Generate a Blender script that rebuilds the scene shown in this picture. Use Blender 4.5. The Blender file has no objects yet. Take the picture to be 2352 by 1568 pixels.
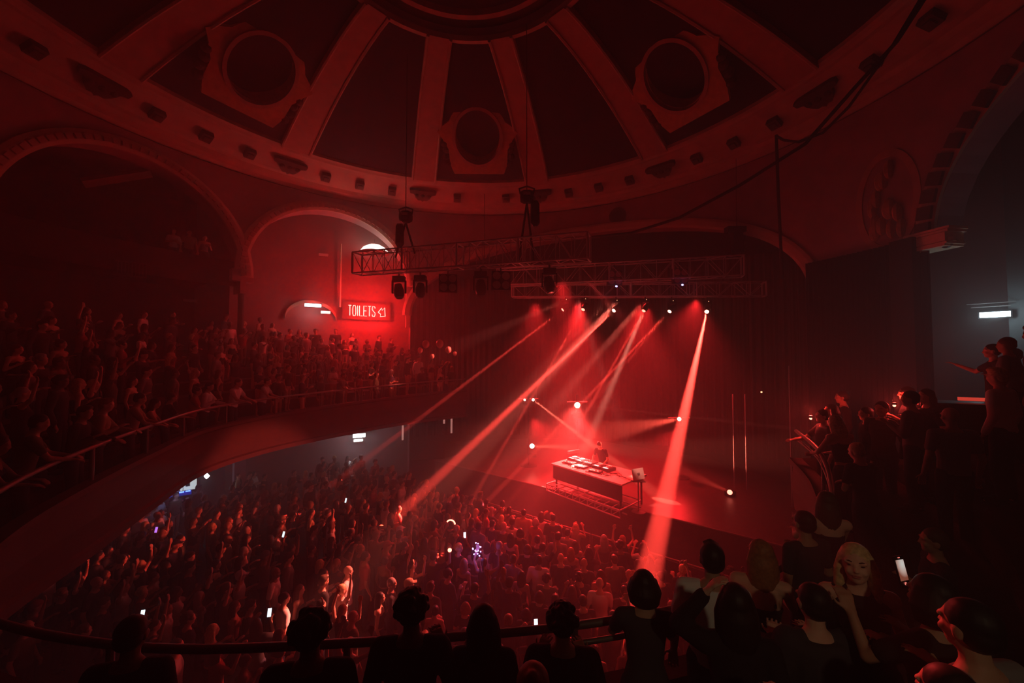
import bpy, bmesh, math, random
from mathutils import Vector, Matrix
R = math.radians
rng = random.Random(7)
SC = bpy.context.scene
COL = SC.collection

# ------------------------------------------------------------------ camera, world, exposure
CAM_Z = 6.6; FPX = 929.0; PITCH = 0.035
cd = bpy.data.cameras.new('camera'); cam = bpy.data.objects.new('camera', cd); COL.objects.link(cam)
cam.location = (0, 0, CAM_Z); cam.rotation_euler = (math.pi/2 + PITCH, 0, 0)
cd.sensor_width = 36; cd.lens = 36*FPX/2352; cd.clip_start = 0.05; cd.clip_end = 200
SC.camera = cam
SC.cycles.max_bounces = 5
vs = SC.view_settings
vs.view_transform = 'Standard'; vs.look = 'None'; vs.gamma = 1; vs.use_curve_mapping = False
vs.exposure = -0.45
HAZE = 0.028
wd = bpy.data.worlds.new('world'); SC.world = wd; wd.use_nodes = True
nt = wd.node_tree; nt.nodes.clear()
wo = nt.nodes.new('ShaderNodeOutputWorld'); bg = nt.nodes.new('ShaderNodeBackground')
bg.inputs[0].default_value = (0, 0, 0, 1); bg.inputs[1].default_value = 0
nt.links.new(bg.outputs[0], wo.inputs['Surface'])
vsn = nt.nodes.new('ShaderNodeVolumeScatter')           # the theatrical haze that fills the hall
vsn.inputs['Color'].default_value = (1, 1, 1, 1); vsn.inputs['Density'].default_value = HAZE
vsn.inputs["Anisotropy"].default_value = 0.35
nt.links.new(vsn.outputs[0], wo.inputs['Volume'])

# ------------------------------------------------------------------ pixel rays -> points of the hall
CX, CY = -1.3, 9.25                                      # centre of the dome on plan
def ray(px, py):
    u = (px-1176)/FPX; v = (784-py)/FPX
    return Vector((u, math.cos(PITCH)-math.sin(PITCH)*v, math.sin(PITCH)+math.cos(PITCH)*v))
def at_y(px, py, y):
    d = ray(px, py); return Vector((0, 0, CAM_Z)) + d*(y/d.y)
def at_z(px, py, z):
    d = ray(px, py); return Vector((0, 0, CAM_Z)) + d*((z-CAM_Z)/d.z)
def at_r(px, py, rad):
    d = ray(px, py); a = d.x**2+d.y**2; b = -2*(d.x*CX+d.y*CY); c = CX*CX+CY*CY-rad*rad
    t = (-b+math.sqrt(b*b-4*a*c))/2/a
    return Vector((0, 0, CAM_Z)) + d*t
def pol(th, r, z):                                       # point from azimuth (degrees) and radius about the dome centre
    return Vector((CX+r*math.sin(R(th)), CY+r*math.cos(R(th)), z))
def azim(p): return math.degrees(math.atan2(p.x-CX, p.y-CY))

# ------------------------------------------------------------------ lights of the hall
RED = (1.0, 0.019, 0.021)
def lamp_obj(name, data, loc, target=None):
    o = bpy.data.objects.new(name, data); COL.objects.link(o); o.location = loc
    if target is not None:
        o.rotation_euler = (Vector(target)-Vector(loc)).to_track_quat('-Z', 'Y').to_euler()
    return o
def spot(name, loc, target, power, angle, color=RED, blend=.3, radius=.06):
    l = bpy.data.lights.new(name, 'SPOT'); l.energy = power; l.color = color
    l.spot_size = R(angle); l.spot_blend = blend; l.shadow_soft_size = radius
    return lamp_obj(name, l, loc, target)
def point(name, loc, power, color=RED, radius=.1):
    l = bpy.data.lights.new(name, 'POINT'); l.energy = power; l.color = color; l.shadow_soft_size = radius
    return lamp_obj(name, l, loc)

# moving heads hanging from the upstage bar: lens (pixel, depth), aim (pixel, depth), power, cone
HEADS = [((1290, 713, 18.7), (1012, 924, 17.9), 700000, 1.5), ((1338, 713, 18.5), (1200, 950, 16.0), 800000, 1.0),
         ((1408, 715, 18.3), (1025, 1078, 14.2), 1500000, 2.0), ((1477, 716, 18.1), (1345, 950, 16.5), 600000, 1.3),
         ((1536, 717, 17.9), (1330, 932, 16.0), 1000000, 1.1), ((1623, 717, 17.6), (1492, 1310, 8.7), 1300000, 2.6)]
for (s, t, pw, an) in HEADS:
    spot('beam_light', at_y(*s), at_y(*t), pw*1.6, an, (1, .05, .035), .35, .04)
spot('beam_light', at_y(1536, 717, 17.9), at_y(1290, 1010, 15), 500000, .8, (1, .05, .035), .35, .04)
# lamps standing on the stage
KEY = at_y(1326, 930, 17.7)
spot('key_light', KEY, at_y(1300, 1060, 15.2), 7500, 72, (1, .06, .05), 1.0, .12)
spot('key_glare', KEY, at_y(1176, 900, 8), 380, 150, (1, .05, .04), .8, .12)
spot('tower_beam', at_y(1225, 918, 18.3), at_y(1379, 1036, 15.9), 160000, 4.2, (1, .16, .10), .5, .03)
spot('tower_beam', at_y(1228, 918, 18.3), at_y(1560, 955, 16.5), 200000, 1.0, (1, .12, .08), .4, .03)
spot('tower_lamp', at_y(1222, 1024, 18.2), at_y(1420, 1030, 17), 30000, 10, (1, .16, .10), .5, .06)
spot('tower_lamp', at_y(1560, 962, 16.4), at_y(1400, 990, 15.5), 20000, 18, (1, .08, .05), .6, .06)
spot('floor_lamp', at_y(1676, 1130, 14.4), at_y(1600, 1095, 15.2), 9000, 16, (1, .06, .04), .6, .05)
# red fills added below the trusses and by the stands, to glow the stage haze
for (sx, sy, sd, ax, ay, ad, pw, an) in ((1330, 690, 18.9, 1330, 1000, 17.5, 13000, 72), (1480, 690, 18.5, 1440, 1000, 17.0, 12000, 72), (1230, 690, 18.8, 1230, 1000, 17.5, 4000, 75), (1600, 690, 17.8, 1520, 1060, 14.5, 2500, 80), (1290, 640, 12.3, 1330, 1190, 13.2, 4000, 62),
        (1222, 960, 18.0, 1290, 1085, 16, 3000, 78), (1330, 960, 17.5, 1345, 1090, 15.2, 5000, 84), (1552, 985, 16.2, 1480, 1120, 14.6, 2000, 78)):
    spot('red_fill', at_y(sx, sy, sd), at_y(ax, ay, ad), pw, an, RED, 1.0, .12)
# the tight lights that pick out faces in the middle of the floor
spot('crowd_spot', at_y(1420, 690, 18.2), at_y(800, 1345, 8.9), 130000, 5.2, (1, .16, .11), .9, .08)
spot('crowd_spot', at_y(1480, 690, 18.0), at_y(890, 1375, 8.6), 90000, 3.6, (1, .14, .10), .9, .08)
spot('crowd_spot', at_y(1400, 690, 18.2), at_y(690, 1385, 8.5), 90000, 2.0, (1, .16, .11), .9, .08)
spot('dj_front_fill', at_y(1318, 668, 11.6), at_y(1464, 1084, 13.3), 16000, 6, (1, .32, .24), .8, .08)  # added front fill to brighten the laptop and table
spot('crowd_spot', at_y(1300, 690, 18.8), at_y(648, 1200, 11.2), 90000, 1.6, (1, .12, .08), .6, .08)
spot('dj_spot', at_y(1477, 718, 17.9), at_y(1330, 1062, 14.8), 170000, 3.6, (1, .34, .24), .6, .08)
spot('corner_spot', at_y(1345, 640, 11.4), at_y(2185, 1548, 1.68), 6000, 2.6, (1, .05, .045), .6, .05)
point('rail_fill', at_y(1862, 955, 7.2), 55, (1, .05, .04), .05)  # added red fill for the faces at the rail end
point('pillar_fill', at_y(2054, 925, 6.75), 40, (1, .05, .04), .05)  # added red fill hidden among the right balcony group
# dim warm fill added out of view behind the camera, for the near right group
WARM_FILL = Vector((0.8, -4.2, 9.5))
spot('warm_fill', WARM_FILL, at_y(1930, 1350, 2.6), 230, 25, (1, .72, .42), .6, .12)
WHITE = (.80, .95, 1.0)
# ------------------------------------------------------------------ materials

MATS = {}
def mat(name, col, rough=.7, metal=0.0, noise=0.0, scale=8.0, emit=None, power=0.0, bump=0.0):
    if name in MATS: return MATS[name]
    m = bpy.data.materials.new(name); m.use_nodes = True; n = m.node_tree; b = n.nodes['Principled BSDF']
    b.inputs['Base Color'].default_value = (*col, 1); b.inputs['Roughness'].default_value = rough
    b.inputs['Metallic'].default_value = metal; b.inputs['Specular IOR Level'].default_value = .3
    if noise or bump:
        tc = n.nodes.new('ShaderNodeTexCoord'); t = n.nodes.new('ShaderNodeTexNoise')
        t.inputs['Scale'].default_value = scale; t.inputs['Detail'].default_value = 4
        n.links.new(tc.outputs['Object'], t.inputs['Vector'])
        if noise:
            cr = n.nodes.new('ShaderNodeValToRGB')
            cr.color_ramp.elements[0].position = .3; cr.color_ramp.elements[1].position = .7
            cr.color_ramp.elements[0].color = (*[c*(1-noise) for c in col], 1)
            cr.color_ramp.elements[1].color = (*[min(1, c*(1+noise)) for c in col], 1)
            n.links.new(t.outputs['Fac'], cr.inputs[0]); n.links.new(cr.outputs[0], b.inputs['Base Color'])
        if bump:
            bp = n.nodes.new('ShaderNodeBump'); bp.inputs['Strength'].default_value = bump
            n.links.new(t.outputs['Fac'], bp.inputs['Height']); n.links.new(bp.outputs[0], b.inputs['Normal'])
    if emit:
        b.inputs['Emission Color'].default_value = (*emit, 1); b.inputs['Emission Strength'].default_value = power
    MATS[name] = m; return m
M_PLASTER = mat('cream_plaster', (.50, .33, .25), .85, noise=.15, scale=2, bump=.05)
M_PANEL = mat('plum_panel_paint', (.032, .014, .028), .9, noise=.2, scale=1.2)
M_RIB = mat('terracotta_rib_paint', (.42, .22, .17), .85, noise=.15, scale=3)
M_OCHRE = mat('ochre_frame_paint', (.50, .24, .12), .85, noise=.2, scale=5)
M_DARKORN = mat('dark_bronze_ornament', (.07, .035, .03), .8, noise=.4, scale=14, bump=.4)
M_VOID = mat('black_glass', (.004, .003, .004), .3)
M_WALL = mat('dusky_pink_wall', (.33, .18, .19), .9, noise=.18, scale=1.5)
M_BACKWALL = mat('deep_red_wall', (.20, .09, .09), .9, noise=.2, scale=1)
M_DARK = mat('black_paint', (.018, .014, .015), .85)
M_DRAPE = mat('black_drape', (.012, .010, .012), .95, noise=.3, scale=2)
M_CURTAIN = mat('dark_red_curtain', (.10, .025, .025), .9, noise=.2, scale=3)
M_FLOOR = mat('dark_dance_floor', (.05, .03, .03), .55, noise=.3, scale=3)
M_STAGE = mat('black_stage_deck', (.05, .03, .03), .45, noise=.3, scale=5)
M_FASCIA = mat('balcony_front_paint', (.085, .045, .042), .7, noise=.15, scale=2)
M_CARPET = mat('balcony_carpet', (.035, .015, .018), .95, noise=.3, scale=6)
M_STEEL = mat('dull_steel_rail', (.22, .19, .18), .5, .5)
M_ALU = mat('truss_aluminium', (.62, .58, .56), .55, .15)
M_BLACK = mat('black_metal', (.02, .018, .02), .45, .3)
M_RUBBER = mat('black_cable', (.012, .01, .01), .7)
M_STONE = mat('pale_capital_stone', (.75, .6, .42), .8, noise=.1, scale=8)

# ------------------------------------------------------------------ mesh helpers
class MB:
    def __init__(s): s.v = []; s.f = []
    def add(s, vs_, fs): 
        k = len(s.v); s.v += [tuple(v) for v in vs_]; s.f += [tuple(i+k for i in f) for f in fs]; return s
    def box(s, c, d, rot=None):
        x, y, z = [q/2 for q in d]
        P = [Vector(p) for p in ((-x,-y,-z),(x,-y,-z),(x,y,-z),(-x,y,-z),(-x,-y,z),(x,-y,z),(x,y,z),(-x,y,z))]
        if rot is not None: P = [rot @ p for p in P]
        return s.add([p+Vector(c) for p in P], [(0,3,2,1),(4,5,6,7),(0,1,5,4),(1,2,6,5),(2,3,7,6),(3,0,4,7)])
    def tube(s, pts, r, n=8, cap=True):
        pts = [Vector(p) for p in pts]; rings = []; m = len(pts)
        rs = r if isinstance(r, (list, tuple)) else [r]*m
        prev = None
        for i, p in enumerate(pts):
            t = (pts[min(i+1, m-1)]-pts[max(i-1, 0)]).normalized()
            a = prev if prev is not None else (Vector((0,0,1)) if abs(t.z) < .9 else Vector((1,0,0)))
            x = (a - t*a.dot(t)).normalized(); y = t.cross(x); prev = x
            rings.append([p+(x*math.cos(2*math.pi*j/n)+y*math.sin(2*math.pi*j/n))*rs[i] for j in range(n)])
        return s.loft(rings, cap)
    def loft(s, rings, cap=True, closed=True):
        n = len(rings[0]); V = [p for r_ in rings for p in r_]; F = []
        for i in range(len(rings)-1):
            for j in range(n if closed else n-1):
                k = (j+1) % n
                F.append((i*n+j, i*n+k, (i+1)*n+k, (i+1)*n+j))
        if cap and closed:
            F.append(tuple(range(n-1, -1, -1))); F.append(tuple((len(rings)-1)*n+j for j in range(n)))
        return s.add(V, F)
    def lathe(s, prof, c=(0,0,0), n=16, rot=None):
        rings = []
        for (r_, z) in prof:
            ring = [Vector((r_*math.cos(2*math.pi*j/n), r_*math.sin(2*math.pi*j/n), z)) for j in range(n)]
            if rot is not None: ring = [rot @ p for p in ring]
            rings.append([p+Vector(c) for p in ring])
        return s.loft(rings)
    def sphere(s, c, rad, n=12, m=8, rot=None):
        rx, ry, rz = rad if isinstance(rad, (tuple, list)) else (rad,)*3
        rings = []
        for i in range(m+1):
            a = -math.pi/2+math.pi*(i+.0)/m
            a = max(-1.5, min(1.5, a))
            ring = [Vector((rx*math.cos(a)*math.cos(2*math.pi*j/n), ry*math.cos(a)*math.sin(2*math.pi*j/n), rz*math.sin(a))) for j in range(n)]
            if rot is not None: ring = [rot @ p for p in ring]
            rings.append([p+Vector(c) for p in ring])
        return s.loft(rings)
    def prism(s, outline, origin, X, U, depth, holes=None):          # flat outline in (X,U), thickness along X x U
        N = X.cross(U).normalized(); n = len(outline)
        a = [origin+X*p[0]+U*p[1] for p in outline]; b = [p+N*depth for p in a]
        return s.add(a+b, [tuple(range(n-1,-1,-1)), tuple(range(n, 2*n))]+[(i, (i+1) % n, n+(i+1) % n, n+i) for i in range(n)])
    def annulus(s, outer, inner, origin, X, U, depth):               # band between two outlines with the same count
        N = X.cross(U).normalized(); n = len(outer)
        q = lambda o, d: [origin+X*p[0]+U*p[1]+N*d for p in o]
        A, B, C_, D = q(outer, 0), q(inner, 0), q(outer, depth), q(inner, depth)
        F = []
        for i in range(n):
            j = (i+1) % n
            F += [(i, j, n+j, n+i), (2*n+i, 3*n+i, 3*n+j, 2*n+j), (i, 2*n+i, 2*n+j, j), (n+i, n+j, 3*n+j, 3*n+i)]
        return s.add(A+B+C_+D, F)
    def build(s, name, m, parent=None, smooth=False, origin=None):
        me = bpy.data.meshes.new(name); V = s.v
        if origin is not None: o_ = Vector(origin); V = [tuple(Vector(v)-o_) for v in V]
        me.from_pydata(V, [], s.f); me.materials.append(m)
        bm = bmesh.new(); bm.from_mesh(me); bmesh.ops.recalc_face_normals(bm, faces=bm.faces); bm.to_mesh(me); bm.free()
        if smooth:
            for p in me.polygons: p.use_smooth = True
        o = bpy.data.objects.new(name, me); COL.objects.link(o)
        if origin is not None: o.location = origin
        if parent is not None:
            o.parent = parent
        return o
def tag(o, label=None, cat=None, group=None, kind=None):
    if label: o['label'] = label
    if cat: o['category'] = cat
    if group: o['group'] = group
    if kind: o['kind'] = kind
    return o
def struct(o): o['kind'] = 'structure'; return o
def empty(name, loc=(0,0,0), rz=0):
    o = bpy.data.objects.new(name, None); COL.objects.link(o); o.location = loc; o.rotation_euler = (0, 0, rz)
    o.empty_display_size = .1; return o

# ------------------------------------------------------------------ dome
RR, RZ, ER, EZ = 10.65, 15.2, 3.82, 17.1
def dome_z(r): 
    s_ = (r-ER)/(RR-ER); return RZ+(EZ-RZ)*(1-max(0, s_)**1.7)
A0 = -1.35
TH = lambda a, b, n: [a+(b-a)*i/n for i in range(n+1)]
def ring_surface(prof, a, b, n):                       # open sheet swept about the dome axis, prof = [(r, z)]
    m = MB(); m.loft([[pol(t, r, z) for (r, z) in prof] for t in TH(a, b, n)], cap=False, closed=False); return m
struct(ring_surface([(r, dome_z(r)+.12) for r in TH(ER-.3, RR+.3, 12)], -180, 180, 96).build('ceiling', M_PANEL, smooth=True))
for k in range(12):
    a = A0+15+30*k; 
    while a > 180: a -= 360
    m = MB(); m2 = MB()
    rings = []; eL = []; eR = []
    for i in range(13):
        r = ER+(RR-ER)*i/12; w = .42+.17*i/12; c = pol(a, r, dome_z(r)); t = Vector((math.cos(R(a)), -math.sin(R(a)), 0))
        dn = Vector((0, 0, -1))
        rings.append([c-t*w+dn*-.15, c-t*w+dn*.06, c+t*w+dn*.06, c+t*w+dn*-.15])
        eL.append(c-t*(w-.05)+dn*.08); eR.append(c+t*(w-.05)+dn*.08)
    m.loft(rings); rib = struct(m.build('trim_%d' % (k+1), M_RIB))
    for e in (eL, eR):
        b = MB(); b.tube(e, .055, 6); bd = b.build('bead_moulding', M_PLASTER, rib)
# eye ring at the crown
m = MB()
prof = [(ER+.22, EZ+.1), (ER+.2, EZ-.02), (ER+.02, EZ-.05), (ER-.02, EZ+.1), (ER-.45, EZ+.28), (ER-.5, EZ+.22), (ER-.68, EZ+.22), (ER-.72, EZ+.4), (ER-1.3, EZ+.6), (ER-1.33, EZ+.52), (ER-1.5, EZ+.52), (ER-1.55, EZ+.7)]
eye = struct(ring_surface(prof[:4], -180, 180, 96).build('trim_13', M_PLASTER, smooth=False))
ring_surface(prof[3:5], -180, 180, 96).build('cove', M_DARKORN, eye)
ring_surface(prof[4:8], -180, 180, 96).build('inner_moulding', M_RIB, eye)
ring_surface(prof[7:9], -180, 180, 96).build('cove', M_DARKORN, eye)
ring_surface(prof[8:12], -180, 180, 96).build('inner_moulding', M_RIB, eye)
m = MB(); m.add([pol(t, 2.4, EZ+.72) for t in TH(0, 352.5, 47)], [tuple(range(48))]); struct(m.build('ceiling.001', M_VOID))
# cornice band with its brackets
prof = [(RR-.02, RZ+.16), (RR-.02, RZ), (RR+.1, RZ-.04), (RR+.18, RZ-.1), (RR+.3, RZ-.11), (11.9, 14.62), (12.1, 14.60), (12.2, 14.48), (12.42, 14.40), (12.56, 14.25), (12.56, 14.12)]
cor = struct(ring_surface(prof, -180, 180, 120).build('trim_14', M_PLASTER))
def bracket(th, big):
    r = 11.5; z = 14.80; c = pol(th, r, z)
    t = Vector((math.cos(R(th)), -math.sin(R(th)), 0)); o = Vector((math.sin(R(th)), math.cos(R(th)), 0))
    u = (Vector((0, 0, .62))-o*1.3).normalized(); nrm = t.cross(u)
    if nrm.z > 0: nrm = -nrm
    m = MB(); rot = Matrix((t, u, nrm)).transposed()
    if big:
        out = [(-.62, .26), (-.5, .30), (.5, .30), (.62, .26), (.6, .12), (.42, .08), (.34, -.12), (.2, -.26), (.08, -.24), (0, -.32), (-.08, -.24), (-.2, -.26), (-.34, -.12), (-.42, .08), (-.6, .12)]
        m.prism([(x*1.05, y*1.15) for x, y in out], c-nrm*.02, t, u, .18 if t.cross(u).dot(nrm) > 0 else -.18)
        for sx in (-.3, 0, .3): m.sphere(c+t*sx+u*.04+nrm*.16, .1, 8, 6)
        m.build('carved_bracket', M_DARKORN, cor)
    else:
        m.box(c+nrm*.08, (.36, .38, .2), rot); m.box(c+nrm*.2, (.2, .2, .08), rot)
        m.build('square_bracket', M_DARKORN, cor)
for k in range(12):
    a = A0+15+30*k
    bracket(a, True)
    for f in ((.25, .5, .75) if k != 11 else (.29, .71)): bracket(a+30*f, False)
# oculi with their shouldered frames, one in every other panel
for n, k in enumerate((0, 2, 4, 6, 8, 10)):
    th = A0+30*k; th = th-360 if th > 180 else th
    r = 8.05; c = pol(th, r, dome_z(r)-.12)
    t = Vector((math.cos(R(th)), -math.sin(R(th)), 0)); o = Vector((math.sin(R(th)), math.cos(R(th)), 0))
    al = R(38); u = (Vector((0, 0, math.sin(al)))-o*math.cos(al)).normalized(); nrm = t.cross(u)
    if nrm.dot(-c+Vector((CX, CY, 5))) < 0: nrm = -nrm
    sg = 1 if t.cross(u).dot(nrm) > 0 else -1
    inner = []; outer = []; rim = []
    N_ = 40
    for i in range(N_):
        a = 2*math.pi*i/N_; ca, sa = math.cos(a), math.sin(a)
        inner.append((.98*ca, 1.14*sa)); rim.append((1.10*ca, 1.27*sa))
        # frame outline: arched top, shoulders, tapering neck and rectangular base
        if sa > .3: outer.append((1.32*ca*(1.0 if sa > .42 else 1.2), 1.48*sa))
        elif sa > .05: outer.append((1.72*(1 if ca > 0 else -1), .20+.25*sa))
        elif sa > -.25: outer.append((1.50*(1 if ca > 0 else -1), -.1+.4*sa))
        elif sa > -.75: outer.append((1.30*(1 if ca > 0 else -1), -1.62*abs(sa)))
        else: outer.append((1.30*max(-1, min(1, 1.5*ca)), -1.62))
    m = MB(); m.annulus(outer, inner, c, t, u, .16*sg)
    w = struct(m.build('window_%d' % (n+1), M_OCHRE))
    m = MB(); m.annulus(rim, inner, c+nrm*.14, t, u, .1*sg); m.build('rim_moulding', M_RIB, w)
    m = MB(); m.annulus(inner, [(x*.97, y*.97) for x, y in inner], c-nrm*.5, t, u, .55*sg); m.build('reveal', M_OCHRE, w)
    m = MB(); m.prism([(x*.99, y*.99) for x, y in inner], c-nrm*.5, t, u, -.02*sg); m.build('pane', M_VOID, w)
    for sx in (-1, 1):
        m = MB()
        for q, (dx, dy) in enumerate(((1.48, -.28), (1.42, -.55), (1.46, -.85), (1.38, -1.15))): m.sphere(c+t*dx*sx+u*dy+nrm*.05, (.17, .17, .17), 8, 6)
        m.build('scroll_carving', M_DARKORN, w)

# ------------------------------------------------------------------ the arcaded drum below the dome
ARCHES = [(-85, -53.2, 9.9, 13.5), (-52.2, -19.5, 10.2, 13.55), (-18.5, 68.2, 8.7, 12.85), (84.3, 128, 9.75, 13.6)]
RW = 12.5
def arch_z(th, ex=0.0):
    for (a, b, zs, zp) in ARCHES:
        if a-ex <= th <= b+ex:
            h = (b-a)/2+ex; x = (th-(a+b)/2)/h
            return zs+(zp-zs+ex*.12)*math.sqrt(max(0, 1-x*x))
    if 68.2 < th < 84.3: return 9.72+.12*math.sin((th-68.2)/16.1*math.pi)*0
    return 2.0 if th < -85 or th > 128 else 9.2
ths = sorted(set([round(t, 3) for t in TH(-130, 150, 280)]+[q+e for a in ARCHES for q in a[:2] for e in (-.02, .02, .5, -.5, .2, -.2)]))
def drum(name, a, b, mtl):
    tt = [t for t in ths if a <= t <= b]
    m = MB()
    m.loft([[pol(t, RW, 14.2), pol(t, RW, (14.2+arch_z(t))/2), pol(t, RW, arch_z(t)), pol(t, RW+.75, arch_z(t)), pol(t, RW+.75, 14.2)] for t in tt], cap=False, closed=False)
    return struct(m.build(name, mtl))
drum('wall_left', -130, -52.7, M_WALL); drum('wall_back_left', -52.7, -19, M_WALL)
drum('wall_stage', -19, 68.2, M_WALL); drum('wall_right', 68.2, 150, M_WALL)
# archivolts
tn = 15
for (a, b, zs, zp) in ARCHES:
    m = MB(); rings = []
    h = (b-a)/2; n = 64
    for i in range(n+1):
        x = -math.cos(math.pi*i/n); th = (a+b)/2+h*x; z = zs+(zp-zs)*math.sqrt(max(0, 1-x*x))
        nx = x; nz = math.sqrt(max(0, 1-x*x))
        wd_ = 2.1
        o1 = (th+nx*wd_, z+nz*.42)
        rings.append([pol(th, RW-.0, z), pol(th, RW-.09, z), pol(th+nx*.5, RW-.12, z+nz*.1), pol(o1[0]-nx*.5, RW-.12, o1[1]-nz*.1), pol(o1[0], RW-.09, o1[1]), pol(o1[0], RW+.02, o1[1])])
    m.loft(rings); av = struct(m.build('trim_%d' % tn, M_PLASTER)); tn += 1
    if a != -18.5:
        m = MB(); K = 46 if b < 80 else 30
        for i in range(K):
            x = -math.cos(math.pi*(i+.5)/K); th = (a+b)/2+h*x; z = zs+(zp-zs)*math.sqrt(max(0, 1-x*x))
            nx = x; nz = math.sqrt(max(0, 1-x*x)); c = pol(th+nx*1.05, RW-.13, z+nz*.2)
            big = b > 80
            m.box(c, (.34 if big else .15, .12, .34 if big else .15), Matrix.Rotation(-R(th), 3, 'Z') @ Matrix.Rotation(math.atan2(nx*1.2, nz+.01), 3, 'Y'))
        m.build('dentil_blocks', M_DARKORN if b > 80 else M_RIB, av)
# impost capital on the right pier
p = pol(84.9, RW-.25, 9.55)
rot = Matrix.Rotation(-R(80), 3, 'Z')
m = MB()
for dz, w, hh in ((.22, 1.0, .06), (.15, .94, .06), (.0, .82, .22), (-.15, .88, .05), (-.2, .8, .05)): m.box(p+Vector((0, 0, dz)), (w, .6, hh), rot)
struct(m.build('trim_30', M_STONE))
# outer walls behind the arcade
def cylwall(name, a, b, r, z0, z1, mtl, n=24):
    return struct(ring_surface([(r, z0), (r, z1)], a, b, n).build(name, mtl, smooth=True))
RB = 13.8
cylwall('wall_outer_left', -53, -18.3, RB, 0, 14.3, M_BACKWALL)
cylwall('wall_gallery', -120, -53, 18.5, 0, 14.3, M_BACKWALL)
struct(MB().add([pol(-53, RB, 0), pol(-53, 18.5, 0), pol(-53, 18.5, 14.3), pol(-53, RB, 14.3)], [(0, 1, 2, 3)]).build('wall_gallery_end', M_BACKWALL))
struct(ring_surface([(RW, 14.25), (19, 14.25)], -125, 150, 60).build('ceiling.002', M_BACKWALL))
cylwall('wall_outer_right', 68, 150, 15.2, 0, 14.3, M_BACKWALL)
# stage house
cylwall('wall_stage_back', -19, 69, 17.2, 0, 14.3, M_DARK)
struct(MB().add([pol(-18.7, RW, 0), pol(-18.7, 17.2, 0), pol(-18.7, 17.2, 14), pol(-18.7, RW, 14)], [(0, 1, 2, 3)]).build('wall_stage_left', M_BACKWALL))
struct(MB().add([pol(68.5, RW, 0), pol(68.5, 17.2, 0), pol(68.5, 17.2, 14), pol(68.5, RW, 14)], [(0, 1, 2, 3)]).build('wall_stage_right', M_BACKWALL))
m = MB(); pts = []
for i in range(721):
    t = -17+i*84/720; pts.append((t, 16.6+.14*math.sin(i*.62)+.05*math.sin(i*1.7)))
m.loft([[pol(t, r, 1.6), pol(t, r, 11.5)] for t, r in pts], cap=False, closed=False)
tag(m.build('stage_curtain', M_CURTAIN, smooth=True), 'dark red pleated backdrop curtain hanging behind the stage lights', 'curtain')
# floor and outer shell
m = MB(); m.box((0, 8, -.1), (60, 60, .2)); struct(m.build('floor', M_FLOOR))
struct(MB().box((-.3, -4.5, 8), (40, .2, 20)).build('wall_rear', M_DARK))
# black drape between the stage arch and the right arcade
m = MB(); m.loft([[pol(68.4+i*16.2/160, 12.2+.05*math.sin(i*.9), 1.0), pol(68.4+i*16.2/160, 12.2+.05*math.sin(i*.9), 9.75)] for i in range(161)], cap=False, closed=False)
tag(m.build('black_drape', M_DRAPE, smooth=True), 'tall black drape hanging between the stage opening and the right hand arch', 'drape')
# ------------------------------------------------------------------ people: one remeshed continuous body each, with hair and clothes as parts
SKIN = [mat('skin_light', (.62, .36, .26), .6), mat('skin_tan', (.42, .23, .15), .6), mat('skin_brown', (.2, .10, .06), .6)]
HAIR = {'dark': mat('dark_hair', (.015, .010, .008), .55), 'brown': mat('brown_hair', (.07, .035, .018), .55),
        'blonde': mat('blonde_hair', (.55, .40, .20), .5, noise=.3, scale=40, bump=.3), 'ginger': mat('ginger_hair', (.30, .12, .05), .55, noise=.3, scale=40),
        'grey': mat('grey_hair', (.35, .32, .3), .6)}
CLOTH = {'black': mat('black_cloth', (.012, .011, .012), .9), 'charcoal': mat('charcoal_cloth', (.04, .038, .042), .9),
         'navy': mat('navy_cloth', (.02, .025, .06), .9), 'grey': mat('grey_cloth', (.18, .17, .17), .9), 'white': mat('white_cloth', (.72, .70, .68), .9),
         'red': mat('red_cloth', (.30, .04, .04), .9), 'olive': mat('olive_cloth', (.10, .09, .05), .9), 'tan': mat('tan_cloth', (.35, .24, .15), .9)}
M_JEANS = mat('dark_denim', (.025, .03, .05), .9); M_EYE = mat('eye_dark', (.01, .008, .008), .3); M_LIP = mat('lip_tint', (.42, .14, .12), .5)
def remesh(mb, voxel, smooth=3, name='m'):
    me = bpy.data.meshes.new(name); me.from_pydata([tuple(v) for v in mb.v], [], mb.f)
    bm = bmesh.new(); bm.from_mesh(me); bmesh.ops.recalc_face_normals(bm, faces=bm.faces); bm.to_mesh(me); bm.free()
    o = bpy.data.objects.new('tmp', me); COL.objects.link(o)
    r = o.modifiers.new('r', 'REMESH'); r.mode = 'VOXEL'; r.voxel_size = voxel; r.use_smooth_shade = True
    if smooth:
        s = o.modifiers.new('s', 'SMOOTH'); s.iterations = smooth; s.factor = .5
    dg = bpy.context.evaluated_depsgraph_get(); dg.update()
    out = bpy.data.meshes.new_from_object(o.evaluated_get(dg), depsgraph=dg)
    out.materials.clear(); out.name = name
    bpy.data.objects.remove(o); bpy.data.meshes.remove(me)
    for p in out.polygons: p.use_smooth = True
    return out
def cap(mb, a, b, ra, rb, n=10):
    a = Vector(a); b = Vector(b)
    mb.tube([a, b], [ra, rb], n); mb.sphere(a, ra*.99, n, 6); mb.sphere(b, rb*.99, n, 6)
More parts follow.
